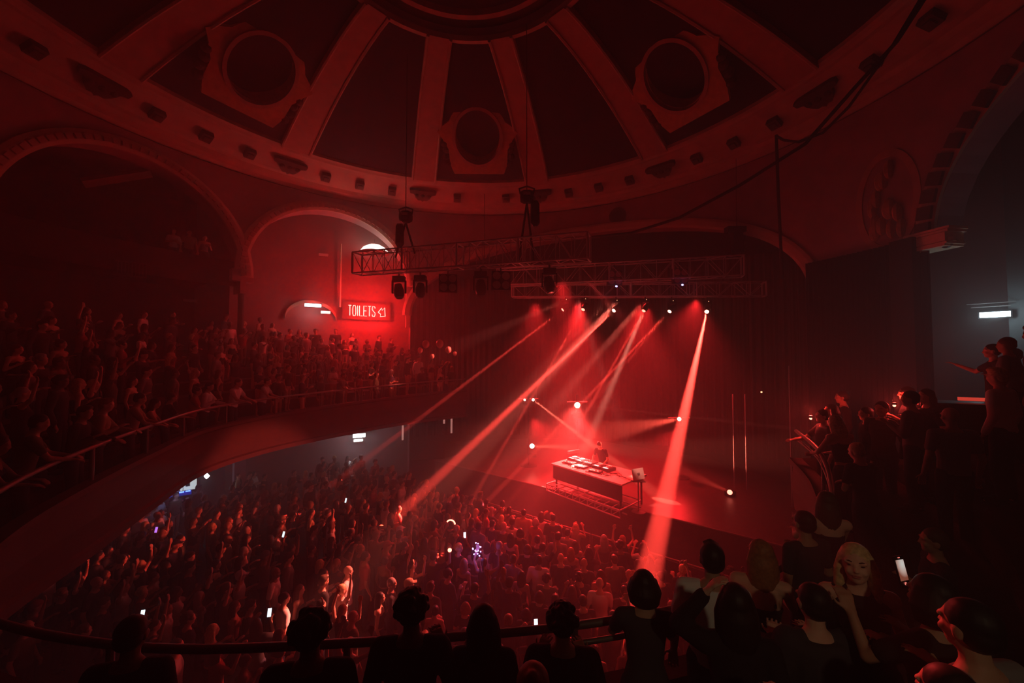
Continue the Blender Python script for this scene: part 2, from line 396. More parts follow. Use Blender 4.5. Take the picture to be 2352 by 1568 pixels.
ARM = {'down': ((.07, -.03, -.28), (.08, .06, -.52)), 'bent': ((.08, .02, -.28), (-.03, .23, -.14)), 'chest': ((.10, .0, -.27), (-.10, .20, -.10)),
       'up': ((.12, .08, .22), (.06, .12, .48)), 'wave': ((.22, .06, .12), (.20, .12, .38)), 'rail': ((.06, .20, -.22), (-.02, .42, -.24)),
       'phone': ((.10, .18, -.12), (-.02, .34, .12)), 'fold': ((.10, .03, -.28), (-.16, .20, -.22)), 'hair': ((.26, .02, .10), (.02, -.02, .30)), 'out': ((.22, .14, -.14), (.28, .36, -.02)),
       'deck': ((.12, .10, -.26), (.04, .36, -.36))}
def hand(mb, w, d, up, side, voxel, curl=.4):
    d = d.normalized(); x = d.cross(up).normalized()*side; nrm = x.cross(d).normalized()
    pc = w+d*.045; fr = max(.0085, voxel*.95)
    for q in (-.024, -.008, .008, .024): cap(mb, w+x*q*.6, w+d*.085+x*q*1.15, .015, .0125, 6)
    cd_ = (d*math.cos(curl)-nrm*math.sin(curl)*side).normalized(); cd2 = (d*math.cos(curl*2)-nrm*math.sin(curl*2)*side).normalized()
    for q, L in ((-.031, .058), (-.0105, .072), (.0105, .076), (.031, .066)):
        a = w+d*.085+x*q*1.1; b = a+cd_*L*.55+x*q*.12; c = b+cd2*L*.5
        mb.tube([a-d*.02, b, c], [fr*1.1, fr, fr*.85], 6)
    a = w+d*.02+x*.026; b = a+(d*.6+x*.75)*.045; c = b+(d*.9+x*.25-nrm*.2*side)*.035
    mb.tube([w+d*.01, a, b, c], [fr*1.2, fr*1.3, fr*1.1, fr*.9], 6)
def head_blobs(mb, hc, Rm, s, detail):
    T = lambda x, y, z: hc+Rm @ Vector((x, y, z))*s
    sp = lambda c, r: mb.sphere(T(*c), tuple(q*s for q in r), 14, 10, Rm)
    sp((0, -.008, .022), (.076, .094, .092)); sp((0, .012, -.03), (.064, .075, .082)); sp((0, .048, -.078), (.032, .032, .030))
    sp((0, .03, -.06), (.052, .052, .042)); sp((0, .083, -.002), (.013, .016, .026)); sp((0, .093, -.020), (.016, .018, .012))
    for q in (-1, 1):
        sp((q*.077, -.008, -.008), (.010, .022, .032)); sp((q*.034, .062, -.028), (.026, .026, .022)); sp((q*.034, .070, .028), (.03, .018, .012))
    if detail: sp((0, .078, -.046), (.026, .014, .009)); sp((0, .076, -.058), (.022, .014, .009))
def human(h=1.75, female=False, arms=('down', 'down'), hair='short', top='tee', lean=0.0, yaw=0.0, nod=0.0, bottom='trousers', voxel=.016, detail=False, stance=.1, sway=0.0, armsoff=None, bare_back=False, legs=True):
    s = h/1.75; wsh = .165 if female else .19; hip = .10 if female else .092
    V = lambda x, y, z: Vector((x, y, z))*s
    piv = V(0, 0, .95)
    lm = Matrix.Rotation(-lean, 3, 'X') @ Matrix.Rotation(sway, 3, 'Y')
    L = lambda p: piv+lm @ (p-piv)
    body = MB(); shirt = MB(); trou = MB(); shoes = MB(); hr = MB()
    def torso(mb, rows, g=0.0):
        rings = []
        for (z, y, rx, ry) in rows:
            rings.append([L(V((rx+g)*math.cos(a), y+(ry+g)*math.sin(a), z)) for a in [2*math.pi*j/16 for j in range(16)]])
        mb.loft(rings)
    f = female
    rows = [(.86, -.01, .10, .09), (.93, -.012, .158 if f else .15, .112), (1.0, -.005, .150 if f else .148, .105), (1.10, .005, .118 if f else .138, .092), (1.22, .005, .128 if f else .152, .10),
            (1.32, .008, .145 if f else .168, .108), (1.40, .0, .150 if f else .172, .09), (1.45, -.005, .10 if f else .12, .07), (1.50, 0, .055, .055)]
    torso(body, rows)
    if f:
        for q in (-1, 1): body.sphere(L(V(q*.062, .082, 1.29)), .06*s, 10, 7)
    neck = L(V(0, .0, 1.47)); hc = L(V(0, .028, 1.63)); 
    hb = L(V(0, .012, 1.56)); cap(body, neck, hb+(hc-hb)*.3, .056*s, .05*s)
    Rm = lm @ Matrix.Rotation(yaw, 3, 'Z') @ Matrix.Rotation(-nod, 3, 'X')
    head_blobs(body, hc, Rm, s, detail)
    H = lambda x, y, z: hc+Rm @ Vector((x, y, z))*s
    def hs(c, r): hr.sphere(H(*c), tuple(q*s for q in r), 14, 10, Rm)
    hs((0, -.022, .042), (.086, .097, .088)); hs((0, -.045, -.0), (.082, .072, .075))
    rr = random.Random(len(hair)*7+int(h*100))
    if hair in ('long', 'loose'):
        for i in range(26 if detail else 12):
            a = math.pi*(1.0+ (i+.5)/(26 if detail else 12)) ; x0 = .078*math.cos(a); y0 = -.01+.085*math.sin(a)
            ln = .26+.05*rr.random(); w_ = 1.15+.1*rr.random()
            hr.tube([H(x0*.8, y0*.8, .05), H(x0*1.12, y0*1.05, -.04), H(x0*w_+.01*rr.random(), y0*1.1, -.14), H(x0*w_*.95, y0*1.0-.01, -ln)], [.03*s, .034*s, .03*s, .010*s], 7)
    elif hair == 'bob':
        for i in range(12):
            a = math.pi*(.93+1.14*(i+.5)/12); x0 = .08*math.cos(a); y0 = -.01+.085*math.sin(a)
            hr.tube([H(x0*.8, y0*.8, .05), H(x0*1.15, y0*1.08, -.03), H(x0*1.1, y0*1.0, -.115)], [.036*s, .04*s, .022*s], 7)
    elif hair == 'bun': hs((0, -.07, .095), (.04, .04, .04))
    elif hair == 'pony':
        hr.tube([H(0, -.09, .05), H(0, -.135, 0), H(0, -.125, -.12), H(0, -.11, -.2)], [.022*s, .032*s, .026*s, .01*s], 8)
    elif hair == 'curly':
        for i in range(46):
            a = rr.uniform(0, 6.28); e = rr.uniform(-.35, 1.5); d = .095
            p = (d*math.cos(e)*math.cos(a), -.028+d*math.cos(e)*math.sin(a)*1.05, .035+d*math.sin(e)*.95)
            if p[1] > .055 and p[2] < .07: continue
            hs(p, (.026, .026, .026))
    elif hair == 'quiff':
        for i in range(7): hr.tube([H(-.036+.012*i, -.03, .088), H(-.036+.012*i, .035, .118-abs(i-3)*.006), H(-.03+.010*i, .078, .112-abs(i-3)*.006)], [.03*s, .022*s, .010*s], 6)
    elif hair == 'bald': hr = None
    elif hair == 'cap':
        hs((0, -.008, .06), (.089, .103, .072)); hr.box(H(0, .11, .045), (.13*s, .12*s, .012*s), Rm)
    elif hair == 'hat':
        hs((0, -.008, .075), (.088, .1, .085)); hr.lathe([(.02, 0), (.16*s, .0), (.165*s, .012), (.02, .014)], H(0, 0, .045), 20, Rm)
    hands = []
    for k, sd in ((0, -1), (1, 1)):
        e, w = ARM[arms[k]] if isinstance(arms[k], str) else arms[k]
        sh = V(sd*wsh, -.005, 1.415)
        tw = lambda p: L(sh+V(p[0]*sd, p[1], p[2]))
        S_, E_, W_ = L(sh), tw(e), tw(w)
        cap(body, L(V(sd*wsh*.55, 0, 1.42)), S_, .06*s, .058*s); cap(body, S_, E_, .052*s if not f else .044*s, .038*s); 
        cap(body, E_, W_, .041*s if not f else .035*s, .026*s)
        hand(body, W_, W_-E_, Vector((0, 0, 1)) if abs((W_-E_).normalized().z) < .9 else Vector((0, 1, 0)), sd, voxel)
        hands.append((W_, (W_-E_).normalized()))
        g = .014*s
        if top in ('tee', 'shirt', 'coat'):
            cap(shirt, L(V(sd*wsh*.55, 0, 1.42)), S_, .066*s, .066*s)
            if top == 'tee': cap(shirt, S_, S_+(E_-S_)*.62, .062*s, .058*s)
            else:
                gg = .016 if top == 'shirt' else .034
                cap(shirt, S_, E_, (.052+gg)*s, (.04+gg)*s); cap(shirt, E_, E_+(W_-E_)*.88, (.04+gg)*s, (.028+gg)*s)
        elif top == 'strap':
            cap(shirt, L(V(sd*wsh*.5, .02, 1.45)), L(V(sd*wsh*.55, .075, 1.33)), .014, .014, 6); cap(shirt, L(V(sd*wsh*.5, .0, 1.455)), L(V(sd*wsh*.55, -.075, 1.30)), .014, .014, 6)
        elif top == 'sleeveless':
            cap(shirt, L(V(sd*wsh*.35, 0, 1.44)), L(V(sd*wsh*.72, 0, 1.43)), .055*s, .05*s)
    if top in ('strap',): torso(shirt, [(1.02 if not bare_back else 1.1, 0, .13, .098), (1.10, .005, .125, .098), (1.22, .005, .134, .106), (1.32 if not bare_back else 1.27, .008, .150, .114)], .004)
    else:
        g = .016 if top != 'coat' else .045
        rs = [r for r in rows if .9 < r[0] < 1.48]
        if top == 'coat': rs = [(.72, -.01, .155, .115)]+rs
        torso(shirt, rs, g*.9)
    if f and top != 'coat':
        for q in (-1, 1): shirt.sphere(L(V(q*.062, .082, 1.285)), .069*s, 10, 7)
    if legs:
        for sd in (-1, 1):
            hp = V(sd*hip, -.01, .93); kn = V(sd*(stance*.95), .015, .50); an = V(sd*stance, -.02, .09)
            cap(body, hp, kn, .082*s, .054*s); cap(body, kn, an, .05*s, .036*s); cap(body, an+V(0, 0, -.03), V(sd*stance*1.15, .13, .03), .035*s, .028*s)
            cap(trou, hp, kn, .097*s, .072*s); cap(trou, kn, an+V(0, 0, .02), .070*s, .06*s)
            shoes.sphere(V(sd*stance*1.07, .05, .045), (.05*s, .135*s, .05*s), 10, 6)
        torso(trou, [(.84, -.01, .12, .10), (.93, -.012, .17, .125), (1.0, -.005, .158, .115), (1.03, 0, .14, .105)])
    P = {'body': remesh(body, voxel, 2, 'body')}
    P[{'tee': 't_shirt', 'shirt': 'shirt', 'coat': 'coat', 'strap': 'strap_top', 'sleeveless': 'sleeveless_top'}[top]] = remesh(shirt, voxel*1.1, 3, 'top')
    if hr: P['hat_and_hair' if hair in ('cap', 'hat') else 'hair'] = remesh(hr, voxel*(.8 if detail else 1), 1, 'hair')
    if legs:
        P['trousers'] = remesh(trou, voxel*1.3, 3, 'trousers'); P['shoes'] = remesh(shoes, voxel*1.3, 1, 'shoes')
    if detail:
        eb = MB(); lb = MB()
        for q in (-1, 1): eb.sphere(H(q*.032, .074, .012), (.0135*s, .008*s, .0065*s), 10, 6, Rm); eb.tube([H(q*.018, .083, .032), H(q*.034, .084, .038), H(q*.052, .072, .032)], [.003, .004, .002], 5)
        lb.sphere(H(0, .088, -.047), (.024*s, .008*s, .0055*s), 10, 6, Rm); lb.sphere(H(0, .086, -.057), (.02*s, .008*s, .006*s), 10, 6, Rm)
        for mb_, nm in ((eb, 'eyes'), (lb, 'lips')):
            me = bpy.data.meshes.new(nm); me.from_pydata([tuple(v) for v in mb_.v], [], mb_.f); P[nm] = me
    P['_hands'] = hands; P['_head'] = hc; P['_hm'] = Rm
    return P
def put(P, loc, rz, label, group=None, skin=0, hair='dark', top='black', bottom=None, scale=1.0):
    root = empty('person', loc, rz); root.scale = (scale,)*3
    tag(root, label, 'person', group)
    for k, me in P.items():
        if k[0] == '_': continue
        mt = SKIN[skin] if k == 'body' else HAIR[hair] if k == 'hair' else (CLOTH[top] if k == 'hat_and_hair' else M_EYE if k == 'eyes' else M_LIP if k == 'lips' else (bottom or M_JEANS) if k == 'trousers' else M_BLACK if k == 'shoes' else CLOTH[top])
        if not me.materials: me.materials.append(mt)
        o = bpy.data.objects.new(k, me); COL.objects.link(o); o.parent = root
        o.material_slots[0].link = 'OBJECT'; o.material_slots[0].material = mt
    return root
def face_to(loc, target=(2.5, 16)):                     # heading that looks at a point on plan (default: the DJ)
    return math.atan2(-(target[0]-loc[0]), target[1]-loc[1])
KINDS = [  # pose library of the crowd
    dict(arms=('down', 'down'), hair='short', top='tee'), dict(arms=('bent', 'down'), hair='long', top='strap', female=True, h=1.66),
    dict(arms=('bent', 'bent'), hair='short', top='shirt', yaw=.3), dict(arms=('down', 'up'), hair='short', top='tee', nod=-.1),
    dict(arms=('fold', 'fold'), hair='bob', top='tee', female=True, h=1.65), dict(arms=('up', 'wave'), hair='pony', top='sleeveless', female=True, h=1.67),
    dict(arms=('down', 'bent'), hair='curly', top='shirt', yaw=-.35), dict(arms=('down', 'down'), hair='bald', top='tee', h=1.8),
    dict(arms=('phone', 'phone'), hair='long', top='tee', female=True, h=1.68), dict(arms=('bent', 'wave'), hair='cap', top='tee', h=1.76),
    dict(arms=('down', 'chest'), hair='bun', top='strap', female=True, h=1.64, yaw=.4), dict(arms=('down', 'down'), hair='quiff', top='shirt', h=1.82, nod=.15)]
KDESC = ['short hair, arms down', 'long hair, one hand at the chest', 'short hair, both hands held at the chest', 'short hair, one arm raised', 'bobbed hair, arms folded', 'ponytail, both arms up',
         'curly hair, one hand raised to the chest', 'a shaved head, arms down', 'long hair, both hands lifted in front', 'a peaked cap, one hand waving', 'a hair bun, hand on the chest', 'swept-up hair, looking down']
CROWD = [human(**k) for k in KINDS]
RAILK = [human(arms=('rail', 'rail'), hair='short', top='tee', lean=.18), human(arms=('rail', 'rail'), hair='long', top='strap', female=True, h=1.66, lean=.2),
         human(arms=('rail', 'bent'), hair='quiff', top='shirt', lean=.12, yaw=-.3), human(arms=('fold', 'rail'), hair='bun', top='tee', female=True, h=1.66, lean=.15)]
RDESC = ['short hair', 'long hair', 'swept-up hair', 'a hair bun']
LOW = [human(**dict(KINDS[i], voxel=.036)) for i in (0, 1, 2, 4, 8, 11)]
# ------------------------------------------------------------------ left back wall with its lit doorway
def cyl_z(name, a, b, r, zlo, zhi, mtl, n=40):
    return struct(ring_surface([(r, 0), (r, 1)], a, b, 1).build(name, mtl)) if False else None
D0, D1 = -43.8, -34.0
def door_top(t):
    x = (t-(D0+D1)/2)/((D1-D0)/2); return 8.3+.85*math.sqrt(max(0, 1-x*x)) if abs(x) < 1 else 5.9
m = MB()
m.loft([[pol(t, RB, 14.3), pol(t, RB, door_top(t))] for t in TH(-53, D0-.01, 8)+TH(D0+.001, D1-.001, 30)+TH(D1+.01, -18.3, 12)], cap=False, closed=False)
struct(m.build('wall_back', M_BACKWALL))
struct(ring_surface([(RB, 0), (RB, 6.0)], -53, -18.3, 20).build('wall_back_lower', M_BACKWALL))
m = MB()
m.loft([[pol(t, RB, door_top(t)), pol(t, RB-.12, door_top(t)), pol(t, RB-.12, door_top(t)+.18), pol(t, RB, door_top(t)+.2)] for t in TH(D0+.02, D1-.02, 30)], closed=False, cap=False)
dr = struct(m.build('door_1', M_PLASTER))
ring_surface([(RB+1.6, 5.9), (RB+1.6, 9.6)], D0-3, D1+3, 10).build('passage_wall', mat('pale_passage_wall', (.78, .72, .66), .8), dr)
for dd in (D0, D1):
    MB().add([pol(dd, RB, 5.9), pol(dd, RB+1.6, 5.9), pol(dd, RB+1.6, 9.6), pol(dd, RB, 9.6)], [(0, 1, 2, 3)]).build('passage_side', MATS['pale_passage_wall'], dr)
ring_surface([(RB, 9.55), (RB+1.6, 9.55)], D0, D1, 8).build('passage_ceiling', MATS['pale_passage_wall'], dr)
ring_surface([(RB, 6.0), (RB+1.6, 6.0)], D0, D1, 8).build('passage_floor', M_CARPET, dr)
def rot_face(p, q=(0, 0)):                              # rotation whose -Y side faces the plan point q
    return math.atan2(q[0]-p[0], -(q[1]-p[1]))
def lamp_box(name, px, py, w, h, lab, cat, emit, power, r=None, y=None, parts=True):
    p = at_r(px, py, r) if r else at_y(px, py, y)
    e = empty(name, p, rot_face(p)); sc_ = p.y/FPX; w_, h_ = w*sc_, h*sc_
    MB().box((0, .05, 0), (w_+.06, .09, h_+.05)).build('housing', M_BLACK if power > 2 else M_STEEL, e)
    MB().box((0, 0, 0), (w_, .04, h_)).build('diffuser', mat('lamp_%s_%g' % (cat.replace(' ', '_'), power), emit, .5, emit=emit, power=power), e)
    tag(e, lab, cat); return e, p
e, p = lamp_box('emergency_light', 719, 701, 34, 7, 'white strip light glowing above the arched doorway at the back of the balcony', 'light', (1, .97, .93), 14, r=RB-.5)
point('doorway_lamp', p-Vector((0, .0, .35))+(p-Vector((CX, CY, p.z))).normalized()*-.1, 22, (1, .80, .74), .12)
p2 = p+(p-Vector((CX, CY, p.z))).normalized()*1.2; point('passage_lamp', (p2.x, p2.y, p2.z-.25), 42, (1, .88, .82), .15)
for px, py, w, lab in ((748, 717, 20, 'white lit sign hanging right of the doorway strip light'), (700, 728, 17, 'white lit sign on the passage wall inside the arched doorway')):
    lamp_box('lit_sign', px, py, w, 6, lab, 'sign', (1, .9, .8), 2.4, r=RB-.25 if px > 720 else RB+1.0)
# neon TOILETS sign
A_ = at_r(800, 724, RB-.35); B_ = at_r(885, 724, RB-.35); B_.z = A_.z
X_ = (B_-A_).normalized(); U_ = Vector((0, 0, 1)); W_ = (B_-A_).length; N_ = X_.cross(U_).normalized()
if N_.y > 0: N_ = -N_
sg_ = empty('neon_sign', A_); tag(sg_, 'neon sign reading TOILETS with an outlined arrow on the back wall of the balcony', 'neon sign')
LET = {'T': [[(0, 1), (1, 1)], [(.5, 1), (.5, 0)]], 'O': [[(0, .2), (0, .8), (.2, 1), (.8, 1), (1, .8), (1, .2), (.8, 0), (.2, 0), (0, .2)]], 'I': [[(.5, 0), (.5, 1)]], 'L': [[(0, 1), (0, 0), (1, 0)]],
       'E': [[(1, 1), (0, 1), (0, 0), (1, 0)], [(0, .52), (.85, .52)]], 'S': [[(1, .82), (.8, 1), (.2, 1), (0, .82), (0, .66), (1, .34), (1, .18), (.8, 0), (.2, 0), (0, .18)]]}
M_NEON = mat('neon_red_tube', (1, .4, .35), .5, emit=(1, .20, .16), power=14)
hgt = W_*.285; x = 0
for ch in 'TOILETS':
    w_ = .080*W_ if ch != 'I' else .03*W_
    m = MB()
    for st in LET[ch]:
        m.tube([X_*(x+q[0]*w_)+U_*(q[1]*hgt) for q in st], .017, 6)
    m.build('neon_letter', M_NEON, sg_); x += w_+.034*W_
AR = [(402, 1095), (432, 1066), (436, 1082), (458, 1064), (463, 1118), (418, 1122), (424, 1106), (402, 1095)]
m = MB(); m.tube([X_*(W_*(.80+(a-402)/62*.2))+U_*(hgt*(1122-b)/62) for a, b in AR], .017, 6); m.build('neon_arrow', M_NEON, sg_)
rt = Matrix((X_, -N_, U_)).transposed()
MB().box(X_*W_*.5-N_*.12+U_*hgt*.5, (W_*1.3, .08, hgt*1.7), rt).build('backboard', mat('red_sign_board', (.10, .02, .02), .8), sg_)
point('neon_glow', A_+X_*W_*.5+N_*1.0+U_*hgt*.2, 1250, RED, .3)
# glowing lunette lamp high in the small arch
p = at_r(860, 580, 12.9); e = empty('dome_lamp', p); tag(e, 'glowing white half dome lamp in the small arch above the truss end', 'lamp')
m = MB(); m.lathe([(.01, .42), (.3, .38), (.55, .24), (.72, .02), (.73, 0), (.01, 0)], (0, 0, 0), 24); m.build('shade', mat('white_glow_shade', (1, .9, .85), .5, emit=(1, .80, .66), power=6), e)
m = MB(); m.lathe([(.75, -.05), (.77, 0), (.72, .02), (.01, .02), (.01, -.05)], (0, 0, 0), 24); m.build('collar', M_STEEL, e)
m = MB(); m.tube([(0, 0, .4), (0, 0, .7)], .02, 6); m.build('suspension_rod', M_BLACK, e)
point('lunette_glow', p+Vector((0, -.5, -.5)), 60, (1, .10, .08), .3)
# conduits, pier and small wall signs
def tube_thing(name, pts, r, m_, lab, cat, n=8, group=None):
    o = MB().tube(pts, r, n).build(name, m_, smooth=True); return tag(o, lab, cat, group)
a = at_r(783, 560, 13.6); tube_thing('wall_conduit', [a, Vector((a.x, a.y, at_r(783, 705, 13.6).z))], .05, M_STONE, 'pale vertical conduit on the back wall left of the neon sign', 'pipe')
a = at_r(938, 640, 12.6); b = at_r(938, 752, 12.6); m = MB(); m.box(Vector((a.x, a.y, (a.z+b.z)/2)), (.22, .3, a.z-b.z), Matrix.Rotation(R(19), 3, 'Z')); struct(m.build('trim_32', M_PLASTER))
p = pol(-52.7, RW+.2, 5.3); m = MB(); m.tube([p+Vector((0, 0, -1.3)), p+Vector((0, 0, 4.3))], .11, 12); struct(m.build('trim_33', M_DARK))
p = pol(-52.7, RW+.25, 9.95); m = MB(); m.box(p, (.8, .5, .5), Matrix.Rotation(R(52), 3, 'Z')); struct(m.build('trim_34', M_WALL))
for px, py, w, h, r, lab in ((743, 585, 20, 6, RB-.1, 'small pale sign high on the wall left of the conduit'), (437, 690, 26, 6, 15.5, 'small pale sign above the crowd at the far left of the balcony')):
    p = at_r(px, py, r); sc_ = p.y/FPX
    m = MB(); m.box((0, 0, 0), (w*sc_, .03, h*sc_)); o = m.build('wall_sign', mat('pale_sign', (.75, .7, .65), .6)); o.location = p; o.rotation_euler = (0, 0, rot_face(p)); tag(o, lab, 'sign')
# ------------------------------------------------------------------ gallery in the big left arch
GZ = 10.0
struct(ring_surface([(12.9, GZ-.5), (12.9, GZ), (18.5, GZ)], -84, -53.3, 24).build('floor_gallery', M_DARK))
struct(ring_surface([(12.85, GZ-.5), (12.85, GZ+.55), (12.97, GZ+.55), (12.97, GZ)], -84, -53.3, 24).build('trim_35', M_DARK))
m = MB(); q0, q1 = at_r(150, 455, 13.6), at_r(335, 398, 13.6)
m.tube([at_r(190, 420, 14.2), at_r(345, 396, 13.4)], .18, 4); struct(m.build('trim_36', M_RIB))
e = empty('lit_balustrade', at_r(300, 618, 12.7)); tag(e, 'short balustrade of pale uprights caught by cold light in the left arch', 'balustrade')
sc_ = e.location.y/FPX; e.rotation_euler = (0, 0, rot_face(e.location))
for i in range(9): MB().box(((i-3.5)*6*sc_, 0, 0), (.03, .03, 32*sc_)).build('upright', M_STEEL, e)
MB().box((0, 0, 16*sc_), (56*sc_, .05, .04)).build('top_rail', M_STEEL, e); MB().box((0, 0, -16*sc_), (56*sc_, .05, .04)).build('bottom_rail', M_STEEL, e)
spot('gallery_lamp', e.location+Vector((-.5, -.9, .3)), e.location+Vector((-.5, 0, 0)), 14, 60, (.6, .7, 1), .8, .05)
lamp_box('tube_light', 240, 546, 30, 2, 'thin dim strip light in the dark of the left arch', 'light', (1, .7, .6), .35, r=16)
# ------------------------------------------------------------------ under the balcony
e, p = lamp_box('emergency_light', 825, 1000, 26, 8, 'white emergency light glowing under the balcony', 'light', (.85, .97, 1), 12, r=13.2)
point('underbalcony_lamp', p+Vector((.1, -.45, -.1)), 55, WHITE, .1)
p = at_r(823, 1011, 13.2); m = MB(); m.box((0, 0, 0), (.45, .03, .13)); o = m.build('hanging_sign', MATS['pale_sign']); o.location = p; o.rotation_euler = (0, 0, rot_face(p)); tag(o, 'small sign hanging just below the emergency light under the balcony', 'sign')
for px, py, h, lab in ((925, 992, 36, 'pale upright slot light under the balcony, left of the pair'), (1020, 966, 13, 'short upright slot light under the end of the balcony'), (1037, 976, 36, 'tall upright slot light at the end of the balcony underside')):
    lamp_box('slot_light', px, py, 4, h, lab, 'light', (1, .45, .38), .7, r=13.3)
b = at_r(416, 1112, 12.6); e = empty('wall_screen', b, rot_face(b)); tag(e, 'bright white screen on the wall under the balcony at the left', 'screen'); s_ = b.y/FPX
MB().box((0, .04, 0), (70*s_, .06, 34*s_)).build('frame', M_BLACK, e)
MB().box((-14*s_, 0, 0), (34*s_, .02, 30*s_)).build('panel', mat('screen_white', (1, 1, 1), .5, emit=(.80, .92, .85), power=1.1), e)
MB().box((16*s_, 0, 0), (24*s_, .02, 30*s_)).build('panel', MATS['screen_white'], e)
MB().box((12*s_, -.02, -2*s_), (8*s_, .02, 9*s_)).build('picture_shape', M_BLACK, e)
b = at_r(410, 1131, 12.4); e = empty('led_strip', b, rot_face(b)); tag(e, 'blue glowing light strip just under the bright screen', 'light')
for i in range(4): MB().box(((i-1.5)*11*s_, 0, 0), (8.5*s_, .03, 2.5*s_)).build('led_segment', mat('blue_led', (.05, .1, 1), .5, emit=(.10, .22, 1), power=7), e)
MB().box((0, .02, -4*s_), (46*s_, .03, 9*s_)).build('backing', mat('blue_backing', (.03, .05, .4), .5, emit=(.02, .05, .5), power=.5), e)
point('bar_glow', b+Vector((.6, -.7, .3)), 8, (.35, .45, 1), .2)
b = at_r(475, 1093, 12.8); o = MB().box((0, 0, 0), (.15, .05, .15), Matrix.Rotation(R(45), 3, 'Y')).build('diamond_lamp', mat('cold_lamp', (1, 1, 1), .5, emit=(.8, .9, 1), power=9)); o.location = b; tag(o, 'small white lamp right of the bright screen under the balcony', 'lamp')
point('cold_glow', b+Vector((.2, -.4, 0)), 9, (.75, .85, 1), .1)
a = at_r(550, 1062, 12.9); m = MB(); m.box((a.x, a.y, 1.6), (.12, .5, 3.1), Matrix.Rotation(R(-20), 3, 'Z')); struct(m.build('trim_37', M_WALL))
b = at_r(360, 1221, 9); 
# right side emergency light
e, p = lamp_box('emergency_light', 2285, 722, 46, 12, 'cold white emergency light on the right hand wall beyond the arch', 'light', (.80, .97, 1), 16, r=14.2)
point('emergency_lamp', p+Vector((-.3, -.18, -.05)), 30, (.66, .90, 1), .12)
for dy, w in ((704, 60), (696, 74)):
    q = at_r(2275, dy, 14.2); o = MB().box((0, 0, 0), (w*p.y/FPX, .02, .02)).build('wall_batten', M_STEEL); o.location = q; o.rotation_euler = (0, 0, rot_face(q)); tag(o, 'thin metal batten above the cold white light, %s one' % ('lower' if dy == 704 else 'upper'), 'batten')
struct(cylwall('wall_right_lit', 84.4, 150, 14.5, 0, 14.2, mat('grey_green_wall', (.10, .105, .105), .9, noise=.15, scale=1)))
e = empty('security_camera', at_r(2174, 556, 12.2)); tag(e, 'small dome camera just beneath the pale stone capital', 'camera')
MB().lathe([(.01, .12), (.16, .1), (.17, .0), (.01, 0)]).build('mount', M_STONE, e); MB().sphere((0, 0, -.02), (.13, .13, .13)).build('dome_cover', M_BLACK, e)
# oval relief on the right pendentive
c = at_r(2035, 462, RW-.05); th = azim(c); t = Vector((math.cos(R(th)), -math.sin(R(th)), 0)); u = Vector((0, 0, 1))
el = lambda a, b, n=36: [(a*math.cos(2*math.pi*i/n), b*math.sin(2*math.pi*i/n)) for i in range(n)]
o = MB().annulus(el(.86, 1.5), el(.68, 1.3), c, t, u, -.12).build('oval_relief', M_RIB); tag(o, 'tall oval plaster relief frame on the pier right of the stage', 'wall ornament')
m = MB()
for q in range(16): m.sphere(c+t*rng.uniform(-.4, .4)+u*rng.uniform(-1.0, 1.0), (.15, .1, .28), 8, 6)
m.build('carved_foliage', M_OCHRE, None)
f_ = bpy.data.objects['carved_foliage']; f_.parent = o
c = at_r(1418, 495, RW-.05); th = azim(c); t = Vector((math.cos(R(th)), -math.sin(R(th)), 0))
o = MB().annulus(el(.42, .42, 24), el(.30, .30, 24), c, t, u, -.1).build('round_relief', M_DARKORN); tag(o, 'round dark plaster roundel above the crown of the stage arch', 'wall ornament')
MB().prism(el(.3, .3, 24), c+Vector((0, 0, 0)), t, u, -.04).build('centre_disc', M_DARK, o)

# ------------------------------------------------------------------ stage
S0 = Vector((.6, 16.0)); SD = Vector((2.86, -2.3)).normalized(); SN = Vector((-SD.y, SD.x))   # SN points upstage
if SN.y < 0: SN = -SN
SZ = 1.6
fl = S0-SD*5.5; fr = S0+SD*10.2
poly = [fl, fr, fr+SN*1.0+Vector((3.2, 1.5)), Vector((9.5, 20)), Vector((4, 25)), Vector((-4, 24)), fl+SN*3]
m = MB(); n = len(poly); m.add([(p.x, p.y, SZ) for p in poly]+[(p.x, p.y, 0) for p in poly], [tuple(range(n))]+[(i, (i+1) % n, n+(i+1) % n, n+i) for i in range(n)])
struct(m.build('floor_stage', M_STAGE))
m = MB(); m.tube([(fl.x, fl.y, SZ+.02), (fr.x, fr.y, SZ+.02)], .03, 6); struct(m.build('trim_38', M_STEEL))
# DJ table on its truss base
FL = Vector((1.51, 15.11, 2.62)); TX = Vector((.62, -.785, 0)).normalized(); TD = Vector((.72, .69, 0)).normalized(); TL, TW = 3.05, 1.5
tp = lambda a, b, z=0.0: FL+TX*a+TD*b+Vector((0, 0, z))
tb = empty('dj_table', tp(TL/2, TW/2, 0)-Vector((0, 0, 1.0))); tag(tb, 'wide DJ table with a pale top on an open metal base, centre stage', 'table')
def child_mb(m, name, mtl, parent, smooth=False):
    pl = parent.location; m.v = [tuple(Vector(v)-pl) for v in m.v]; return m.build(name, mtl, parent, smooth)
def quad_slab(a0, b0, a1, b1, z0, z1):
    P = [tp(a, b, z) for z in (z0, z1) for (a, b) in ((a0, b0), (a1, b0), (a1, b1), (a0, b1))]
    return MB().add(P, [(0,3,2,1),(4,5,6,7),(0,1,5,4),(1,2,6,5),(2,3,7,6),(3,0,4,7)])
child_mb(quad_slab(-.05, -.05, TL+.05, TW, -.05, 0), 'table_top', mat('pale_table_cloth', (.75, .66, .58), .7), tb)
for a in (.1, TL-.1):
    for b in (.1, TW-.1): child_mb(MB().tube([tp(a, b, -1.0), tp(a, b, -.05)], .035, 8), 'leg', M_BLACK, tb)
child_mb(quad_slab(.0, .02, TL, .05, -.55, -.05), 'front_skirt', M_BLACK, tb)
